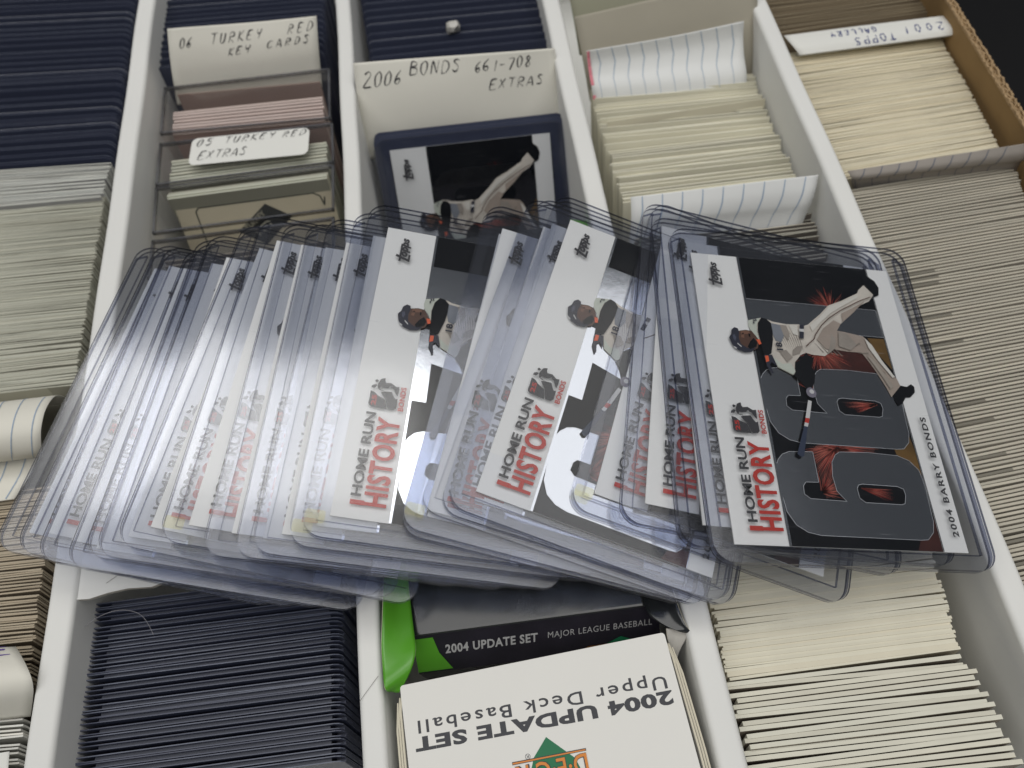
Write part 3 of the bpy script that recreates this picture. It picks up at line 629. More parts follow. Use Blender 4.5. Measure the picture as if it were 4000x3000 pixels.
# row 1 (leftmost)
navy(((-420, 672), (437, 607), -9), ((-330, -95), (545, -130), -9), 34, 'navy tinted card holder standing in the packed block of the leftmost row', 'navy holders at the back of the leftmost row', 11, (8, 8))
GREEN = tints((.52, .515, .43), (.34, .33, .27), 6, .055, 21, t=.40)
TANC = tints((.44, .375, .28), (.20, .16, .115), 6, .12, 22, t=.5)
WHC = tints((.74, .73, .68), (.5, .5, .46), 4, .08, 23)
stack(((-560, 1600), (290, 1500), -12), ((-430, 840), (408, 765), -12), 190, GREEN, '', '', '', seed=31, ln=(6, 10), stuff=STUFF)
stack(((-430, 845), (395, 770), -10.5), ((-420, 690), (430, 640), -9), 26, tints((.60, .61, .56), (.34, .34, .34), 4, .10, 24), '', '', '', seed=32, ln=(10, 12), jz=.25, stuff=STUFF)
stack(((-780, 2730), (112, 2660), -12), ((-690, 2010), (205, 1900), -12), 84, TANC, '', '', '', seed=33, ln=(8, 8), stuff=STUFF)
stack(((-800, 3120), (60, 3060), -9), ((-800, 2890), (88, 2812), -10), 14, WHC, 'white card standing in front of the curled tab at the lower left', 'trading card', 'white cards at the near end of the leftmost row', seed=34, ln=(8, 8))

# row 2
navy(((607, 262), (1265, 195), -9), ((655, -130), (1268, -170), -9), 17, 'navy tinted card holder standing behind the tall white tab with two written lines', 'navy holders behind the written tab in the second row', 12, (10, 10))
navy(((218, 3110), (1342, 2960), -11), ((308, 2378), (1330, 2245), -11), 23, 'navy tinted card holder standing in the near end of the second row', 'navy holders at the near end of the second row', 13, (5, 6), [NH[0], NH[1], NH[2], NH[1], NH[0], NH[2], NH[1], NH[5], NH[0]])
# row 3
navy(((1440, 225), (2165, 150), -11), ((1385, -130), (2100, -190), -11), 13, 'navy tinted card holder standing at the far end of the middle row', 'navy holders at the far end of the middle row', 14, (12, 12), [NH[0], NH[0], NH[3], NH[1]])

# row 4
CREAM = tints((.80, .775, .645), (.74, .71, .57), 6, .06, 41, t=.6)
CREAM2 = tints((.76, .715, .575), (.55, .50, .38), 6, .045, 42, t=.78)
THICK = tints((.74, .72, .61), (.30, .26, .21), 6, .12, 43, t=1.1)
stack(((2430, 790), (3105, 700), -17), ((2310, 345), (2935, 290), -19), 46, CREAM, 'cream card standing loose between the two ruled index cards', 'trading card', 'cream cards between the ruled index cards', seed=51, ln=(20, 26), jx=1.0, jz=.9, uneven=.7)
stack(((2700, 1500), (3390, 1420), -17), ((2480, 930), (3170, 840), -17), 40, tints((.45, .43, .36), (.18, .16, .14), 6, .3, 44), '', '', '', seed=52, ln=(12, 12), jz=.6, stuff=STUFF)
stack(((2845, 2650), (3748, 2535), -8), ((2700, 2000), (3560, 1900), -10), 70, CREAM2, 'cream card standing tight in the near part of the fourth row', 'trading card', 'thin cream cards in the fourth row', seed=53, ln=(7, 7), jz=.12, ja=.3)
stack(((2960, 3090), (3985, 2965), -6), ((2845, 2672), (3765, 2562), -6.5), 19, THICK, 'thick pale card standing at the near end of the fourth row', 'trading card', 'thick cards at the near end of the fourth row', seed=54, ln=(7, 7), jx=1.2, jz=.6, ja=.4)

o = place(plain_card('trading_card', pm('header_edge', (.7, .67, .54), .75, .2), pm('header_face', (.62, .58, .45), .7, .2)), 'trading_card', (un(2345, 470, -17) + un(3015, 405, -17)) / 2 + np.array([0, 0, 1.0]), 0.01, 24)
tag(o, 'cream header card with a row of small black letters between the ruled index cards', 'trading card')
m = MB(); V, F = text2d('m i d r e   s u m m', 58, 1.5, .02, 0, 1.6); m.add([(x - 29, -.30, y - 4.6) for x, y in V], F, INK); m.build('lettering', o)
# row 5 (rightmost)
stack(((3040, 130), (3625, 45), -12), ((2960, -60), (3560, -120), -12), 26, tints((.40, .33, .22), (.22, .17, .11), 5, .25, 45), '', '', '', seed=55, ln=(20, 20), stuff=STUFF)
stack(((3280, 700), (3910, 590), -11), ((3060, 215), (3665, 130), -12), 150, tints((.78, .72, .56), (.58, .52, .38), 6, .04, 46, t=.55), '', '', '', seed=56, ln=(16, 20), jz=.2, stuff=STUFF)
GREYC = tints((.53, .495, .41), (.33, .30, .25), 9, .10, 47, t=.82, part=1)
stack(((3930, 2370), (4610, 2220), -10), ((3320, 745), (3955, 640), -11), 118, GREYC, 'grey tan card standing in the long run of the rightmost row', 'trading card', 'grey tan cards in the rightmost row', seed=57, ln=(12, 16), jz=.2, ja=.35)
o = STUFF.build('packed_cards'); tag(o, 'tightly packed cream, tan and green grey cards filling the outer rows', 'packed cards', kind='stuff')

# ------------------------------------------------------------------ paper tabs and ruled index cards
def lean_sheet(name, px, zb, ang, W, H, mat, curl=3.0, wave=0.6, seed=1, extra=22.0, thick=.16):
    """px: TL, TR, BL, BR pixels of the part that shows; the sheet goes on down into the row"""
    tl, tr, bl, br = px; BLp, BRp = un(*bl, zb), un(*br, zb)
    TLp, TRp = lean(BLp, tl, ang), lean(BRp, tr, ang)
    def prof(B, T):
        pts = [T]; d = T - B
        for k in (.66, .33): pts.append(B + d * k + np.array([0, -curl * math.sin(math.pi * k), curl * .4 * math.sin(math.pi * k)]))
        pts.append(B); pts.append(B - d / np.linalg.norm(d) * 9 + np.array([0, 1.5, -1.0])); return pts
    W = float(np.linalg.norm((TLp + BLp) / 2 - (TRp + BRp) / 2)); H = float(np.linalg.norm(TLp - BLp) + np.linalg.norm(TRp - BRp)) / 2 * 4 / 3
    s = Sheet(prof(BLp, TLp), prof(BRp, TRp), W, H, wave, seed)
    o = s.build(name, mat, thick=thick); return s, o
s, o = lean_sheet('paper_tab', ((655, 114), (1237, 63), (677, 326), (1250, 253)), -11, 30, 66, 60, PAPERC, curl=1.2, seed=1)
tag(o, 'white paper tab with two handwritten lines standing before the navy holders', 'paper tab')
s.write([('06', 4, 6.8, 3.1, 1.0, .02), ('TURKEY', 17, 6.5, 3.0, 1.25, .03), ('RED', 49, 5.5, 3.0, 1.3, .06), ('KEY', 24, 11.6, 2.8, 1.2, .06), ('CARDS', 40, 10.3, 2.8, 1.35, .07)], .55, INK, o)
s, o = lean_sheet('paper_tab', ((1379, 247), (2167, 187), (1417, 538), (2205, 432)), -17, 32, 80, 62, PAPERC, curl=.8, wave=1.5, seed=2)
tag(o, 'wide white paper tab with handwriting behind the card holder in the middle row', 'paper tab')
s.write([('2006', 3, 8.6, 4.4, .92, .03), ('BONDS', 21.5, 6.0, 4.0, 1.05, .0), ('661-708', 47, 6.6, 3.5, 1.0, .02), ('EXTRAS', 52, 13.3, 3.6, 1.02, .03)], .6, INK, o)

# curled ruled cards of row 4
s, o = lean_sheet('index_card', ((2290, 202), (2904, 85), (2313, 354), (2916, 291)), -16, 42, 66, 50, PAPERB, curl=-2.5, wave=1.0, seed=3)
tag(o, 'white ruled index card with a red edge at the far end of the fourth row', 'index card')
s.ribbons([[(x, .3), (x + 1.2, s.H * .3), (x - .6, s.H * .6), (x, s.H - .4)] for x in np.arange(4, s.W - 2, 6)], .34, RULE, 'ruled_lines', o)
s.ribbons([[(.6, .4), (.6, s.H - .4)]], 1.1, RULE_R, 'red_margin', o)
s, o = lean_sheet('index_card', ((2464, 769), (3195, 684), (2462, 900), (3150, 835)), -14, 35, 68, 44, PAPERB, curl=1.2, wave=.5, seed=4)
tag(o, 'white ruled index card bent over the cards just behind the fan', 'index card')
s.ribbons([[(x, .3), (x, s.H * .3), (x - .8, s.H * .6), (x - 2.0, s.H - .4)] for x in np.arange(4, s.W - 1, 7)], .4, RULE, 'ruled_lines', o)
# beige boards at the top of row 4
for k, (px, zb, ang, lab) in enumerate([(((2243, 66), (2960, -95), (2290, 310), (2945, 230)), -16, 38, 'beige divider board leaning behind the red edged index card'),
                                        (((2215, -60), (2900, -170), (2250, 130), (2930, 40)), -14, 38, 'olive grey divider board at the very top of the fourth row')]):
    s, o = lean_sheet('divider_board', px, zb, ang, 66, 60, BEIGE if k == 0 else pm('olive_board', (.34, .335, .25), .75, .2, noise=.06, nscale=4), curl=.8, wave=.2, seed=5 + k, thick=.8)
    tag(o, lab, 'divider board')
# row 5: folded written tab and ruled card with shade put into its colour
Lp = [un(3062, 139, -8), un(3082, 162, -7.4), un(3104, 188, -7.6), un(3124, 216, -9)]; Rp = [un(3695, 60, -6), un(3722, 84, -5.4), un(3746, 108, -5.6), un(3768, 131, -7)]
s = Sheet(Lp, Rp, 68, 11, .15, 7); o = s.build('paper_tab', PAPER); tag(o, 'folded white paper tab with upside down blue writing in the rightmost row', 'paper tab')
def upside(items, Wd):
    L2 = []
    for txt, x, y, h, adv, drop in items:
        for st in scribble(txt, 0, 0, h, adv, drop=drop): L2.append([(Wd - (x + px), y + py) for px, py in st])
    return L2
s.ribbons(upside([('2001', 4.5, 3.2, 3.6, 1.3, .03), ('TOPPS', 26, 5.6, 3.2, 1.15, .04), ('GALLERY', 31, 2.0, 2.3, 1.25, .0)], 68), .5, INKB, 'handwriting', o)
# underside folded sheet of the tab
Lp = [un(3124, 219, -9.6), un(3108, 212, -12), un(3102, 207, -16)]; Rp = [un(3768, 134, -7.6), un(3755, 130, -12), un(3745, 128, -16)]
f = Sheet(Lp, Rp, 68, 14).build('folded_under_leaf', PAPERC); f.parent = o
s, o = lean_sheet('index_card', ((3310, 668), (4010, 560), (3325, 708), (3985, 640)), -9, 10, 66, 40, pm('shaded_card', (.34, .31, .28), .75, .2, noise=.04), curl=2.0, wave=.5, seed=9)  # paper colour darkened to stand for the shade on this upright card
tag(o, 'shade-toned ruled index card between the cream and the grey cards of the rightmost row', 'index card')
s.ribbons([[(x + 5, .2), (x + 2.2, s.H * .35), (x + .5, s.H * .7), (x, s.H - .3)] for x in np.arange(1, s.W - 7, 6)], .38, RULE_D, 'ruled_lines', o)

# row 1: ruled card curled over, a flat ruled card, a curled written tab
def prof_px(items): return [un(px, py, z) for px, py, z in items]
Lp = prof_px([(-520, 1660, -20), (-520, 1635, -4), (-520, 1640, 3), (-530, 1720, 7), (-540, 1800, 5), (-550, 1870, -2), (-550, 1880, -9)])
Rp = prof_px([(262, 1575, -20), (253, 1552, -5), (215, 1547, 3), (178, 1600, 7.5), (160, 1680, 7), (163, 1760, 1), (168, 1782, -6)])
s = Sheet(Lp, Rp, 80, 60, 0, 1); o = s.build('index_card', PAPERC, nb=30); tag(o, 'ruled index card curled over into a roll in the leftmost row', 'index card')
s.ribbons([[(x, 11), (x, 30), (x, 48), (x, 59)] for x in (22, 31, 40, 49, 58, 67, 76)], .35, RULE, 'ruled_lines', o)
Lp = prof_px([(-560, 1845, -9), (-575, 1920, -8.5), (-590, 2040, -10.5)]); Rp = prof_px([(150, 1770, -9), (120, 1850, -8), (55, 1950, -10)])
s = Sheet(Lp, Rp, 80, 22, .15, 2); o = s.build('index_card', PAPERC); tag(o, 'flat ruled index card lying on the tan cards under the curled one', 'index card')
s.ribbons([[(x, .5), (x + .6, 21)] for x in (40, 49, 58, 67, 75)], .35, RULE, 'ruled_lines', o)
Lp = prof_px([(-700, 2590, -10), (-700, 2570, -2), (-710, 2700, 4), (-720, 2840, 0), (-720, 2890, -9)])
Rp = prof_px([(70, 2560, -10), (62, 2527, -2), (108, 2610, 3.5), (130, 2690, 1.5), (120, 2798, -9)])
s = Sheet(Lp, Rp, 78, 40, 0, 3); o = s.build('paper_tab', PAPERC); tag(o, 'curled cream paper tab with a purple letter at the lower left', 'paper tab')
mbk = []
for st in GLYPH['E']: mbk.append([(69.6 + px * 7.5, 14.5 - py * 4.6) for px, py in st])
s.ribbons(mbk, .6, INKP, 'handwriting', o)
Lp = prof_px([(-300, 2990, -2), (-310, 3090, -4)]); Rp = prof_px([(37, 2935, -2), (28, 3060, -4)])
o = Sheet(Lp, Rp, 30, 10).build('paper_slip', PAPER); tag(o, 'small white paper slip lying on the white cards in the corner', 'paper slip')

# row 2: torn white flap beneath the fan
rn = random.Random(5); top = [(284, 2090), (283, 2200), (281, 2325), (296, 2343)]; edge = [(345, 2338), (420, 2318), (500, 2300), (590, 2292), (640, 2278), (720, 2262), (790, 2240), (880, 2232), (960, 2218), (1080, 2190), (1180, 2170), (1180, 2080)]
pts = [un(px + rn.uniform(-4, 4) * (i > 3), py + rn.uniform(-4, 4) * (i > 3), -1.2)[:2] for i, (px, py) in enumerate(top + edge)]
m = MB(); m.prism([tuple(p) for p in pts][::-1], -2.6, -1.2, BOARD, pm('torn_pulp', (.55, .52, .46), .9, .1, noise=.3, nscale=40))
o = m.build('board_flap'); tag(o, 'white board flap with a torn edge lying over the navy holders', 'board flap')

# ------------------------------------------------------------------ row 2: clear snap cases with cards
def snap_case(tlb, trb, blf, brf, zt, label, label_cards, edge_cols, n, cardz, tall=30.0, face=None, seed=1, fill=(0.0, 1.0)):
    """top of a standing clear case: back-left, back-right, front-left, front-right pixels of its top"""
    A, B, C, D = un(*tlb, zt), un(*trb, zt), un(*blf, zt), un(*brf, zt)
    h = thing('card_case', label, 'card case', Matrix.Translation((C[0] * S, C[1] * S, 0)), 'clear snap cases in the second row')
    def loc(P, z): return (P[0] - C[0], P[1] - C[1], z)
    def inset(P, k):
        c = (A + B + C + D) / 4; d = (c - P); d[2] = 0; l = np.linalg.norm(d); return P + d / l * k
    lid = MB(); z0 = zt - 92
    q = [C, D, B, A]
    def shell(mbx, z0, z1, th):
        n4 = 4; qi = [inset(p, th) for p in q]
        V = [loc(p, z1) for p in q] + [loc(p, z0) for p in q]
        mbx.add(V, [[0, 1, 5, 4], [1, 2, 6, 5], [2, 3, 7, 6], [3, 0, 4, 7]], CASE)
    shell(lid, z0, zt, 1)
    lid.add([loc(p, zt) for p in q], [[0, 1, 2, 3]], CASE)
    lid.add([loc(inset(p, 1.4), zt - 1.0) for p in q], [[3, 2, 1, 0]], CASE)
    lid.build('case_shell', h)
    rim = MB()
    for i in range(4):
        p, r = q[i], q[(i + 1) % 4]; a, b = loc(p, 0), loc(r, 0); d = np.array(b) - np.array(a); l = np.linalg.norm(d); d /= l; nrm = np.array([-d[1], d[0], 0]) * .9
        V = [np.array(a) + (0, 0, zt + .15), np.array(b) + (0, 0, zt + .15), np.array(b) + nrm + (0, 0, zt + .15), np.array(a) + nrm + (0, 0, zt + .15),
             np.array(a) + (0, 0, zt - 1.3), np.array(b) + (0, 0, zt - 1.3), np.array(b) + nrm + (0, 0, zt - 1.3), np.array(a) + nrm + (0, 0, zt - 1.3)]
        rim.add(V, [[0, 1, 2, 3], [7, 6, 5, 4], [0, 4, 5, 1], [1, 5, 6, 2], [2, 6, 7, 3], [3, 7, 4, 0]], CASE_EDGE)
    rim.build('case_rim', h)
    # cards inside, leaning back
    rn = random.Random(seed); f0, f1 = fill
    for i in range(n):
        t = f0 + (f1 - f0) * i / max(n - 1, 1)
        P0 = inset(C + (A - C) * t, 3.2); P1 = inset(D + (B - D) * t, 3.2); d = P1 - P0
        c = (P0 + P1) / 2; c[2] = zt + cardz + rn.uniform(-.2, .2); c[0] += rn.uniform(-.4, .4)
        me = face if (face is not None and i == 0) else rn.choice(edge_cols)
        o = place(me, 'trading_card', c, math.atan2(d[1], d[0]), 8, min(1, (np.linalg.norm(d)) / 64.5)); tag(o, label_cards, 'trading card', label_cards)
    return h
PINKC = tints((.74, .62, .58), (.45, .33, .30), 4, .05, 61, t=1.35)
CREG = tints((.62, .64, .54), (.36, .36, .28), 4, .06, 62, t=1.3)
snap_case((640, 342), (1288, 266), (624, 522), (1292, 462), -11, 'clear snap case of pink edged cards before the tall white tab', 'pink edged card standing in the clear case behind the stickered one', PINKC, 8, -3, seed=1, fill=(.05, .55))
C, D, A_, B_ = un(624, 522, -11), un(1292, 462, -11), un(640, 342, -11), un(1288, 266, -11); c = (C + D) * .06 + (A_ + B_) * .44; c[2] = -13.5
o = place(plain_card('trading_card', pm('brown_edge', (.35, .24, .2), .7, .2), pm('brown_back', (.33, .245, .215), .5, .3)), 'trading_card', c, math.atan2(D[1] - C[1], D[0] - C[0]), 12, .95); tag(o, 'brownish backing card at the back of the pink edged cards case', 'trading card')
sc = snap_case((622, 560), (1300, 478), (606, 724), (1306, 634), -11, 'clear snap case with a handwritten sticker in the second row', 'pale green edged card standing in the stickered clear case', CREG, 9, -4, seed=2, fill=(.04, .72))
# third case: lies leaning towards the viewer and shows a card back with a diamond emblem
def emblem_card():
    m = MB(); m.box((-31.7, -.35, -88.9), (31.7, .35, 0), pm('tan_back', (.60, .55, .41), .6, .3, noise=.05), pm('cream_edge', (.62, .63, .53), .7, .2), pm('cream_edge2', (.6, .6, .5), .7, .2))
    y = -.37; ln = pm('thin_green_line', (.05, .055, .04), .6, .3)
    def strip(pts, wd):
        for (a, b), (c, d) in zip(pts[:-1], pts[1:]):
            l = math.hypot(c - a, d - b); q = (-(d - b) / l * wd, (c - a) / l * wd)
            m.add([(a - q[0], y, b - q[1]), (a + q[0], y, b + q[1]), (c + q[0], y, d + q[1]), (c - q[0], y, d - q[1])], [[0, 1, 2, 3]], ln)
    strip([(-24, -40), (-24, -8), (-22.5, -6.5), (24, -6.5), (26.5, -8), (27.5, -12), (28.2, -8.5)], .3)
    dia = [(-10, -18.5), (4, -8.2), (13.5, -14.8), (0, -25.5)]
    m.add([(a, y - .02, b) for a, b in dia], [[0, 1, 2, 3]], pm('emblem_dark', (.03, .032, .03), .5, .3))
    V, F = text2d('TURKEY', 11, 2.3, .03); ca, sa = math.cos(math.radians(33)), math.sin(math.radians(33))
    m.add([(-6.0 + x * ca - yy * sa, y - .05, -18.6 + x * sa + yy * ca) for x, yy in V], F, pm('emblem_text', (.35, .34, .27), .5, .3))
    V, F = text2d('RED', 8, 3.0, .04)
    m.add([(-1.8 + x * ca - yy * sa, y - .05, -21.5 + x * sa + yy * ca) for x, yy in V], F, pm('emblem_text', (.35, .34, .27), .5, .3))
    return m.mesh('trading_card')
snap_case((606, 732), (1305, 640), (594, 912), (1305, 818), -11, 'clear snap case showing a tan card back with a dark diamond emblem', 'cream edged card behind the diamond emblem card in the clear case', CREG, 3, -3, seed=3, fill=(.88, .98))
C, D, A_, B_ = un(594, 912, -11), un(1305, 818, -11), un(606, 732, -11), un(1305, 640, -11)
c = un(972, 722, -14.0)
o = place(emblem_card(), 'trading_card', c, math.atan2(D[1] - C[1], D[0] - C[0]), 24, .97); tag(o, 'tan card back with a dark diamond emblem inside the clear case', 'trading card')
snap_case((592, 940), (1306, 846), (574, 1090), (1306, 1000), -12, 'clear snap case mostly hidden under the left part of the fan', 'tan edged card in the clear case half hidden by the fan', TANC, 4, -4, seed=4, fill=(.15, .6))
# sticker on the second case, lying on its top over the front rim
q = [un(735, 545, -10.4), un(1193, 500, -10.4), un(1193, 598, -10.4), un(735, 648, -10.4)]
ex = q[1] - q[0]; Wd = np.linalg.norm(ex); ex /= Wd; ey = np.array([-ex[1], ex[0], 0]); Hd = abs((q[0] - q[3]) @ ey)
m = MB(); m.prism(rrect(0, 0, Wd, Hd, 2.6), 0, .15, PAPER)
o = m.build('sticker'); o.matrix_world = frame(un(735, 648, -10.6), ex, ey, (0, 0, 1)); tag(o, 'white rounded sticker with two handwritten lines on the clear case', 'sticker')
flat = Sheet([(0, Hd, .15), (0, 0, .15)], [(Wd, Hd, .15), (Wd, 0, .15)], Wd, Hd)
flat.N = lambda a, b: np.array([0, 0, 1.0])
flat.write([('05', 2, 5.0, 3.4, 1.05, .02), ('TURKEY', 13, 4.9, 3.1, 1.15, .04), ('RED', 36.5, 4.6, 3.0, 1.1, .03), ('EXTRAS', 3.5, 11.2, 3.4, .95, .03)], .5, INK, o)

# ------------------------------------------------------------------ row 3: leaning holder with a batter card, boxes, tape ball
TLp = un(1447, 555, -11.5); TRp = un(2212, 470, -11.5)
ex = TRp - TLp; wpx = np.linalg.norm(ex); ex /= wpx
ang = 34
yw = math.atan2(ex[1], ex[0]); ez = np.array([-math.sin(yw) * math.sin(math.radians(ang)), math.cos(yw) * math.sin(math.radians(ang)), math.cos(math.radians(ang))])
nn = np.cross(ex, ez)
cen = (TLp + TRp) / 2
for k in range(3):
    org = cen - ex * HW / 2 - ez * HL - nn * HT + np.array([0, 2.75 * k, .5 * k + (0.3 if k % 2 else 0)]) * (1 if k else 0)
    NHK = place(NH[k], 'card_holder', cen - nn * (2.75 * k + 1.2) + ez * (1.0 * k), math.atan2(ex[1], ex[0]), ang, 1) if k else None
    lab = ['clear holder leaning back in the middle row with a batter card upside'] + ['clear holder pressed behind the leaning batter card holder in the middle row'] * 4
    M = frame(org, ex, ez, nn)
    if k == 0:
        clear_holder(M, 'clear card holder leaning before the wide written tab, its batter card facing up', 'batter card in the leaning holder below the wide written tab', 2, dy=3.5)
    else:
        tag(NHK, 'navy tinted holder pressed behind the leaning batter card in the middle row', 'card holder', 'navy holders pressed behind the leaning batter card')

def set_box(tl, tr, bl, br, zt, depth, front_h, label, cols, name='set_box'):
    A, B, C, D = un(*tl, zt), un(*tr, zt), un(*bl, zt), un(*br, zt)
    return A, B, C, D
# black and green set box, its lettered front edge towards the viewer
def black_box(fl, fr, zt, back, label, tilt=0.0):
    C, D = un(*fl, zt), un(*fr, zt); ex = D - C; Wd = np.linalg.norm(ex); ex /= Wd; ey = np.array([-ex[1], ex[0], 0])
    ct, stt = math.cos(math.radians(tilt)), math.sin(math.radians(tilt)); up = np.array([0, 0, 1.0])
    h = thing('set_box', label, 'card set box', frame(C, ex, ey * ct - up * stt, up * ct + ey * stt))
    m = MB(); r = 2.2; prof = [(0 + r * (1 - math.sin(math.radians(a))), -r * (1 - math.cos(math.radians(a)))) for a in range(0, 91, 15)]
    prof = [(back, 0), (.9, 0), (.35, -.12), (0, -.5), (-8.6, -9.1), (-8.8, -40), (back, -40)]
    V = [(0, y, z) for y, z in prof] + [(Wd, y, z) for y, z in prof]; n = len(prof)
    for i in range(n): m.add([V[i], V[(i + 1) % n], V[n + (i + 1) % n], V[n + i]], [[0, 1, 2, 3]], BOXBLK if prof[i][1] > -.3 else BOXBLK2)
    m.add(V, [list(range(n))[::-1], [n + i for i in range(n)]], BOXBLK2)
    m.build('box_body', h); return h, Wd, C, ex, ey
def fm(x, zz, k=.05): return (x, .71 * zz - k, .71 * zz - .35 + k)     # a point on the sloping lettered face
h, Wd, C, ex, ey = black_box((1608, 2488), (2572, 2362), -5, 78, 'glossy black card set box with a green side flap in the middle row', -3)
m = MB()
V, F = text2d('2004 UPDATE SET', 25.5, 2.9, .03, .12, 1.1); m.add([fm(8.2 + x, -6.6 + y) for x, y in V], F, PRNLITE); m.build('lettering', h); m = MB()
V, F = text2d('MAJOR LEAGUE BASEBALL', 28.5, 2.5, 0.0, .12, 1.1); m.add([fm(36.3 + x, -6.5 + y) for x, y in V], F, PRNLITE)
m.build('lettering', h)
m = MB(); m.add([fm(0, -.9), fm(5.5, -.9), fm(6.5, -6), fm(9.5, -11.6), fm(0, -11.6)], [[0, 1, 2, 3, 4]], BOXGRN)
m.build('green_patch', h); m = MB(); m.add([fm(48, -12), fm(56, -8.3), fm(64, -12)], [[0, 1, 2]], LOGOG); m.add([fm(44, -11.6, .07), fm(66, -11.2, .07), fm(66, -9.9, .07), fm(47, -10.2, .07)], [[0, 1, 2, 3]], pm('logo_dull_orange', (.2, .09, .02), .5, .3)); m.build('emblem', h)
def flap(Lpx, Rpx, mat, back, name, label, parent):
    Lq = [un(x, y, z) for x, y, z in Lpx]; Rq = [un(x, y, z) for x, y, z in Rpx]
    s = Sheet(Lq, Rq, 10, 40, .5, 3); o = s.build(name, mat, na=10, nb=26, thick=.5); o.data.materials.append(back)
    md = o.modifiers['thickness']; md.material_offset_rim = 1; o.parent = parent; o.matrix_parent_inverse = parent.matrix_world.inverted()
    if label: o['label'] = label
    return o
bpy.context.view_layer.update()
flap([(1500, 2150, -1), (1498, 2280, 0), (1494, 2400, 1), (1490, 2520, 1.5), (1496, 2620, 2), (1504, 2692, 2.5), (1530, 2700, -2)],
     [(1590, 2150, -3), (1596, 2270, -3), (1607, 2380, -2.5), (1619, 2480, -1.5), (1624, 2540, 0), (1608, 2610, .5), (1560, 2705, -1)], BOXGRN, BOXRAW, 'side_flap', 'bright green creased side flap', h)
flap([(2500, 2240, -5), (2505, 2300, -5), (2513, 2350, -4), (2535, 2400, -3), (2585, 2438, -2), (2640, 2462, -1), (2680, 2470, -1)],
     [(2610, 2230, -2), (2625, 2290, -1), (2640, 2340, 0), (2658, 2390, .5), (2675, 2430, .5), (2690, 2455, 0), (2698, 2466, -.5)], BOXBLK, BOXRAW, 'side_flap', 'black curled side flap', h)
flap([(2600, 2452, -2.5), (2605, 2490, -3), (2612, 2520, -5), (2618, 2560, -9)], [(2692, 2468, -2), (2675, 2500, -3.5), (2655, 2540, -6), (2640, 2590, -10)], pm('flap_inside', (.55, .53, .49), .8, .2), BOXRAW, 'dust_flap', None, h)
# second black box, mostly under the fan
h2, Wd2, C2, ex2, ey2 = black_box((1655, 1600), (2420, 1500), -14, un(2000, 905, -14)[1] - un(2000, 1555, -14)[1], 'black card set box hidden under the fan, green flap at its far corner')
m = MB(); V, F = text2d('MAJOR LEAGUE BASEBALL', 46, 1.8, 0.0, .12, 1.1); m.add([(14 + x, 58 + y, .05) for x, y in V], F, PRNLITE); m.build('lettering', h2)
bpy.context.view_layer.update()
flap([(2225, 860, -9), (2232, 905, -8), (2240, 960, -8)], [(2330, 865, -7), (2342, 920, -6), (2350, 990, -6)], BOXGRN, BOXRAW, 'side_flap', 'bright green side flap', h2)
# white set box at the near end
zt = 2.0
C, D = un(1562, 2679, zt), un(2594, 2470, zt); ex = D - C; Wd = np.linalg.norm(ex); ex /= Wd; ey = np.array([-ex[1], ex[0], 0])
h3 = thing('set_box', 'white card set box with upside down lettering and a green diamond emblem', 'card set box', frame(C, ex, ey, (0, 0, 1)))
m = MB(); LB = -64
m.prism(rrect(0, LB, Wd, 0, .8, 3), -38, 0, BOXWHT); m.build('box_body', h3)
for x0, sgn in ((-.1, -1), (Wd + .1, 1)):                         # side tuck flaps: thin layers standing proud along both sides
    m = MB()
    for k in range(3):
        xx = x0 + sgn * (k * .8); pts = [(xx, -1.5 - k), (xx + sgn * .9, -6 - 2 * k), (xx + sgn * 1.3, -28), (xx + sgn * 1.0, LB), (xx + sgn * .5, LB), (xx + sgn * .8, -28), (xx + sgn * .4, -6 - 2 * k), (xx - sgn * .3, -1.5 - k)]
        if sgn > 0: pts = pts[::-1]
        m.prism(pts, -30, -1.4 - k * .9, BOXRAW, BOXWHT)
    m.build('side_flap', h3)
def onbox(px, py): p = un(px, py, zt) - C; return p @ ex, p @ ey
m = MB()
def updown(s, p_start, p_end, hpx, mat, bold, space=1.0):
    (x0, y0), (x1, y1) = onbox(*p_start), onbox(*p_end); L = math.hypot(x1 - x0, y1 - y0); dx, dy = (x1 - x0) / L, (y1 - y0) / L
    V, F = text2d(s, L, hpx, bold, 0, space)
    m.add([(x0 + dx * x - dy * y, y0 + dy * x + dx * y, .05) for x, y in V], F, mat)
updown('Upper Deck Baseball', (2594, 2624), (1629, 2800), 3.95, PRNGREY, .012, 1.25)
m.build('lettering', h3); m = MB()
updown('2004 UPDATE SET', (2622, 2694), (1620, 2882), 3.35, PRNGREY, .045, 1.08)
m.build('lettering', h3)
m = MB(); P = lambda px, py: onbox(px, py)
m.poly([P(2133, 2879), P(2246, 2960), P(2300, 3060), P(2060, 3080), P(2085, 2960)], .05, LOGOG)
def quad(a, b, c_, d_, z, mat): m.poly([P(*a), P(*b), P(*c_), P(*d_)], z, mat)
quad((2000, 2978), (2288, 2922), (2290, 2932), (2002, 2990), .12, PRNGREY); quad((2002, 2981), (2286, 2926), (2287, 2931), (2004, 2987), .19, LOGOO)
x0, y0 = P(2288, 2938); x1, y1 = P(2010, 2995); L = math.hypot(x1 - x0, y1 - y0); dx, dy = (x1 - x0) / L, (y1 - y0) / L
V, F = text2d('D\u00b7E\u00b7C\u00b7K', L, 4.6, .035)
m.add([(x0 + dx * x - dy * y, y0 + dy * x + dx * y, .2) for x, y in V], F, PRNGREY)
V, F = text2d('D\u00b7E\u00b7C\u00b7K', L, 4.4, .012)
m.add([(x0 + dx * x - dy * (y + .1), y0 + dy * x + dx * (y + .1), .27) for x, y in V], F, LOGOO)
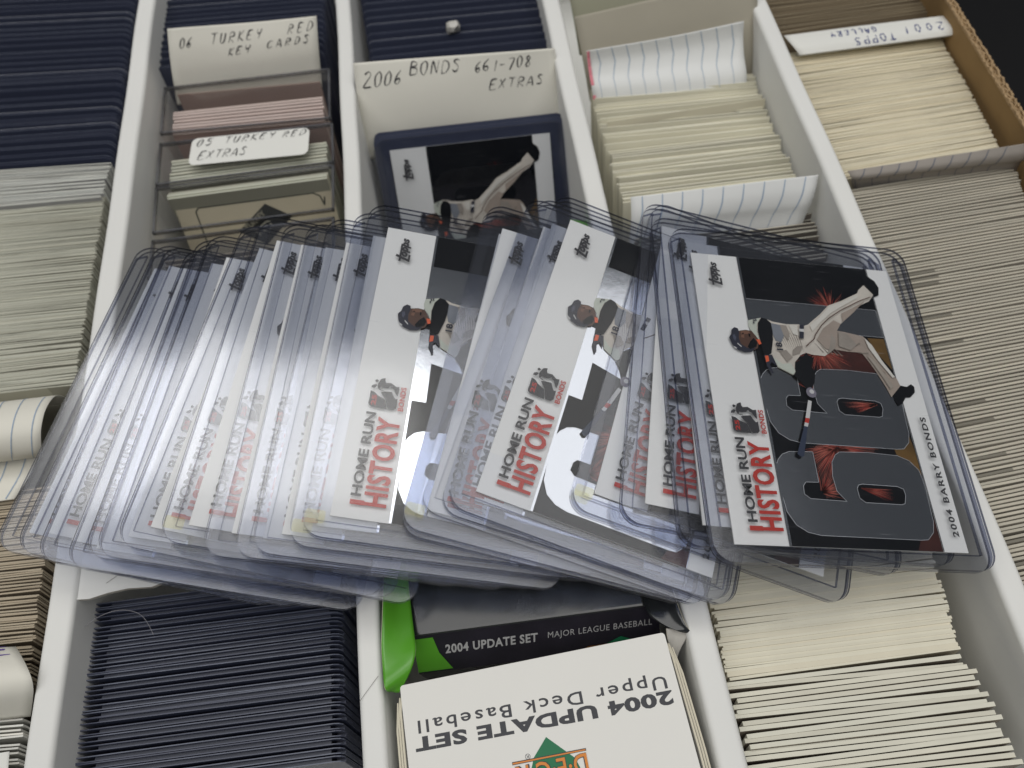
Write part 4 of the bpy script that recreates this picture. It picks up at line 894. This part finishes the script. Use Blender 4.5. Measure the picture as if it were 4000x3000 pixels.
x0, y0 = P(2070, 2942); V, F = text2d('\u00ae', 1.3, 1.3, 0); m.add([(x0 - x, y0 - y, .05) for x, y in V], F, PRNGREY)
m.build('emblem', h3)

# crumpled clear tape ball among the far holders of row 3, brown backed holder beside it
bm = bmesh.new(); bmesh.ops.create_icosphere(bm, subdivisions=2, radius=1.0); rn = random.Random(4)
for v in bm.verts: v.co *= rn.uniform(.65, 1.25); v.co.x *= 1.1; v.co.y *= .9; v.co.z *= 1.2
me = bpy.data.meshes.new('tape_ball'); bm.to_mesh(me); bm.free(); me.materials.append(pm('crumpled_tape', (.62, .60, .56), .12, .6))
o = ob('tape_ball', me); c = un(1768, 108, -8.5); o.location = [x * S for x in c]; o.scale = (.027, .027, .027); tag(o, 'small shiny crumpled ball of clear tape among the far navy holders', 'tape ball')

# hairs
def hair(name, pix, z, r, mat, label):
    P = [un(px, py, zz) for (px, py), zz in zip(pix, z)]
    cu = bpy.data.curves.new(name, 'CURVE'); cu.dimensions = '3D'; cu.bevel_depth = r * S; cu.bevel_resolution = 1
    sp = cu.splines.new('NURBS'); sp.points.add(len(P) - 1); sp.use_endpoint_u = True; sp.order_u = 3
    for q, p in zip(sp.points, P): q.co = (p[0] * S, p[1] * S, p[2] * S, 1)
    o = bpy.data.objects.new(name, cu); COL.objects.link(o); bpy.context.view_layer.update()
    me = bpy.data.meshes.new_from_object(o.evaluated_get(bpy.context.evaluated_depsgraph_get())); bpy.data.objects.remove(o)
    me.materials.clear(); me.materials.append(mat); tag(ob(name, me), label, 'hair')
hair('hair', [(278, 2500), (345, 2430), (420, 2392), (480, 2380), (540, 2392), (575, 2425), (600, 2480)], [-8, -6, -5, -5, -5, -7, -9], .07, HAIR, 'fine pale hair arched over the navy holders')
hair('hair', [(415, 2278), (470, 2240), (530, 2205), (580, 2190)], [-1.0, -.9, -.9, -.9], .06, HAIRD, 'fine dark hair lying on the white torn flap')
hair('hair', [(1405, 2740), (1440, 2690), (1478, 2640)], [.3, .3, .3], .05, HAIRD, 'fine dark hair on the second white divider')
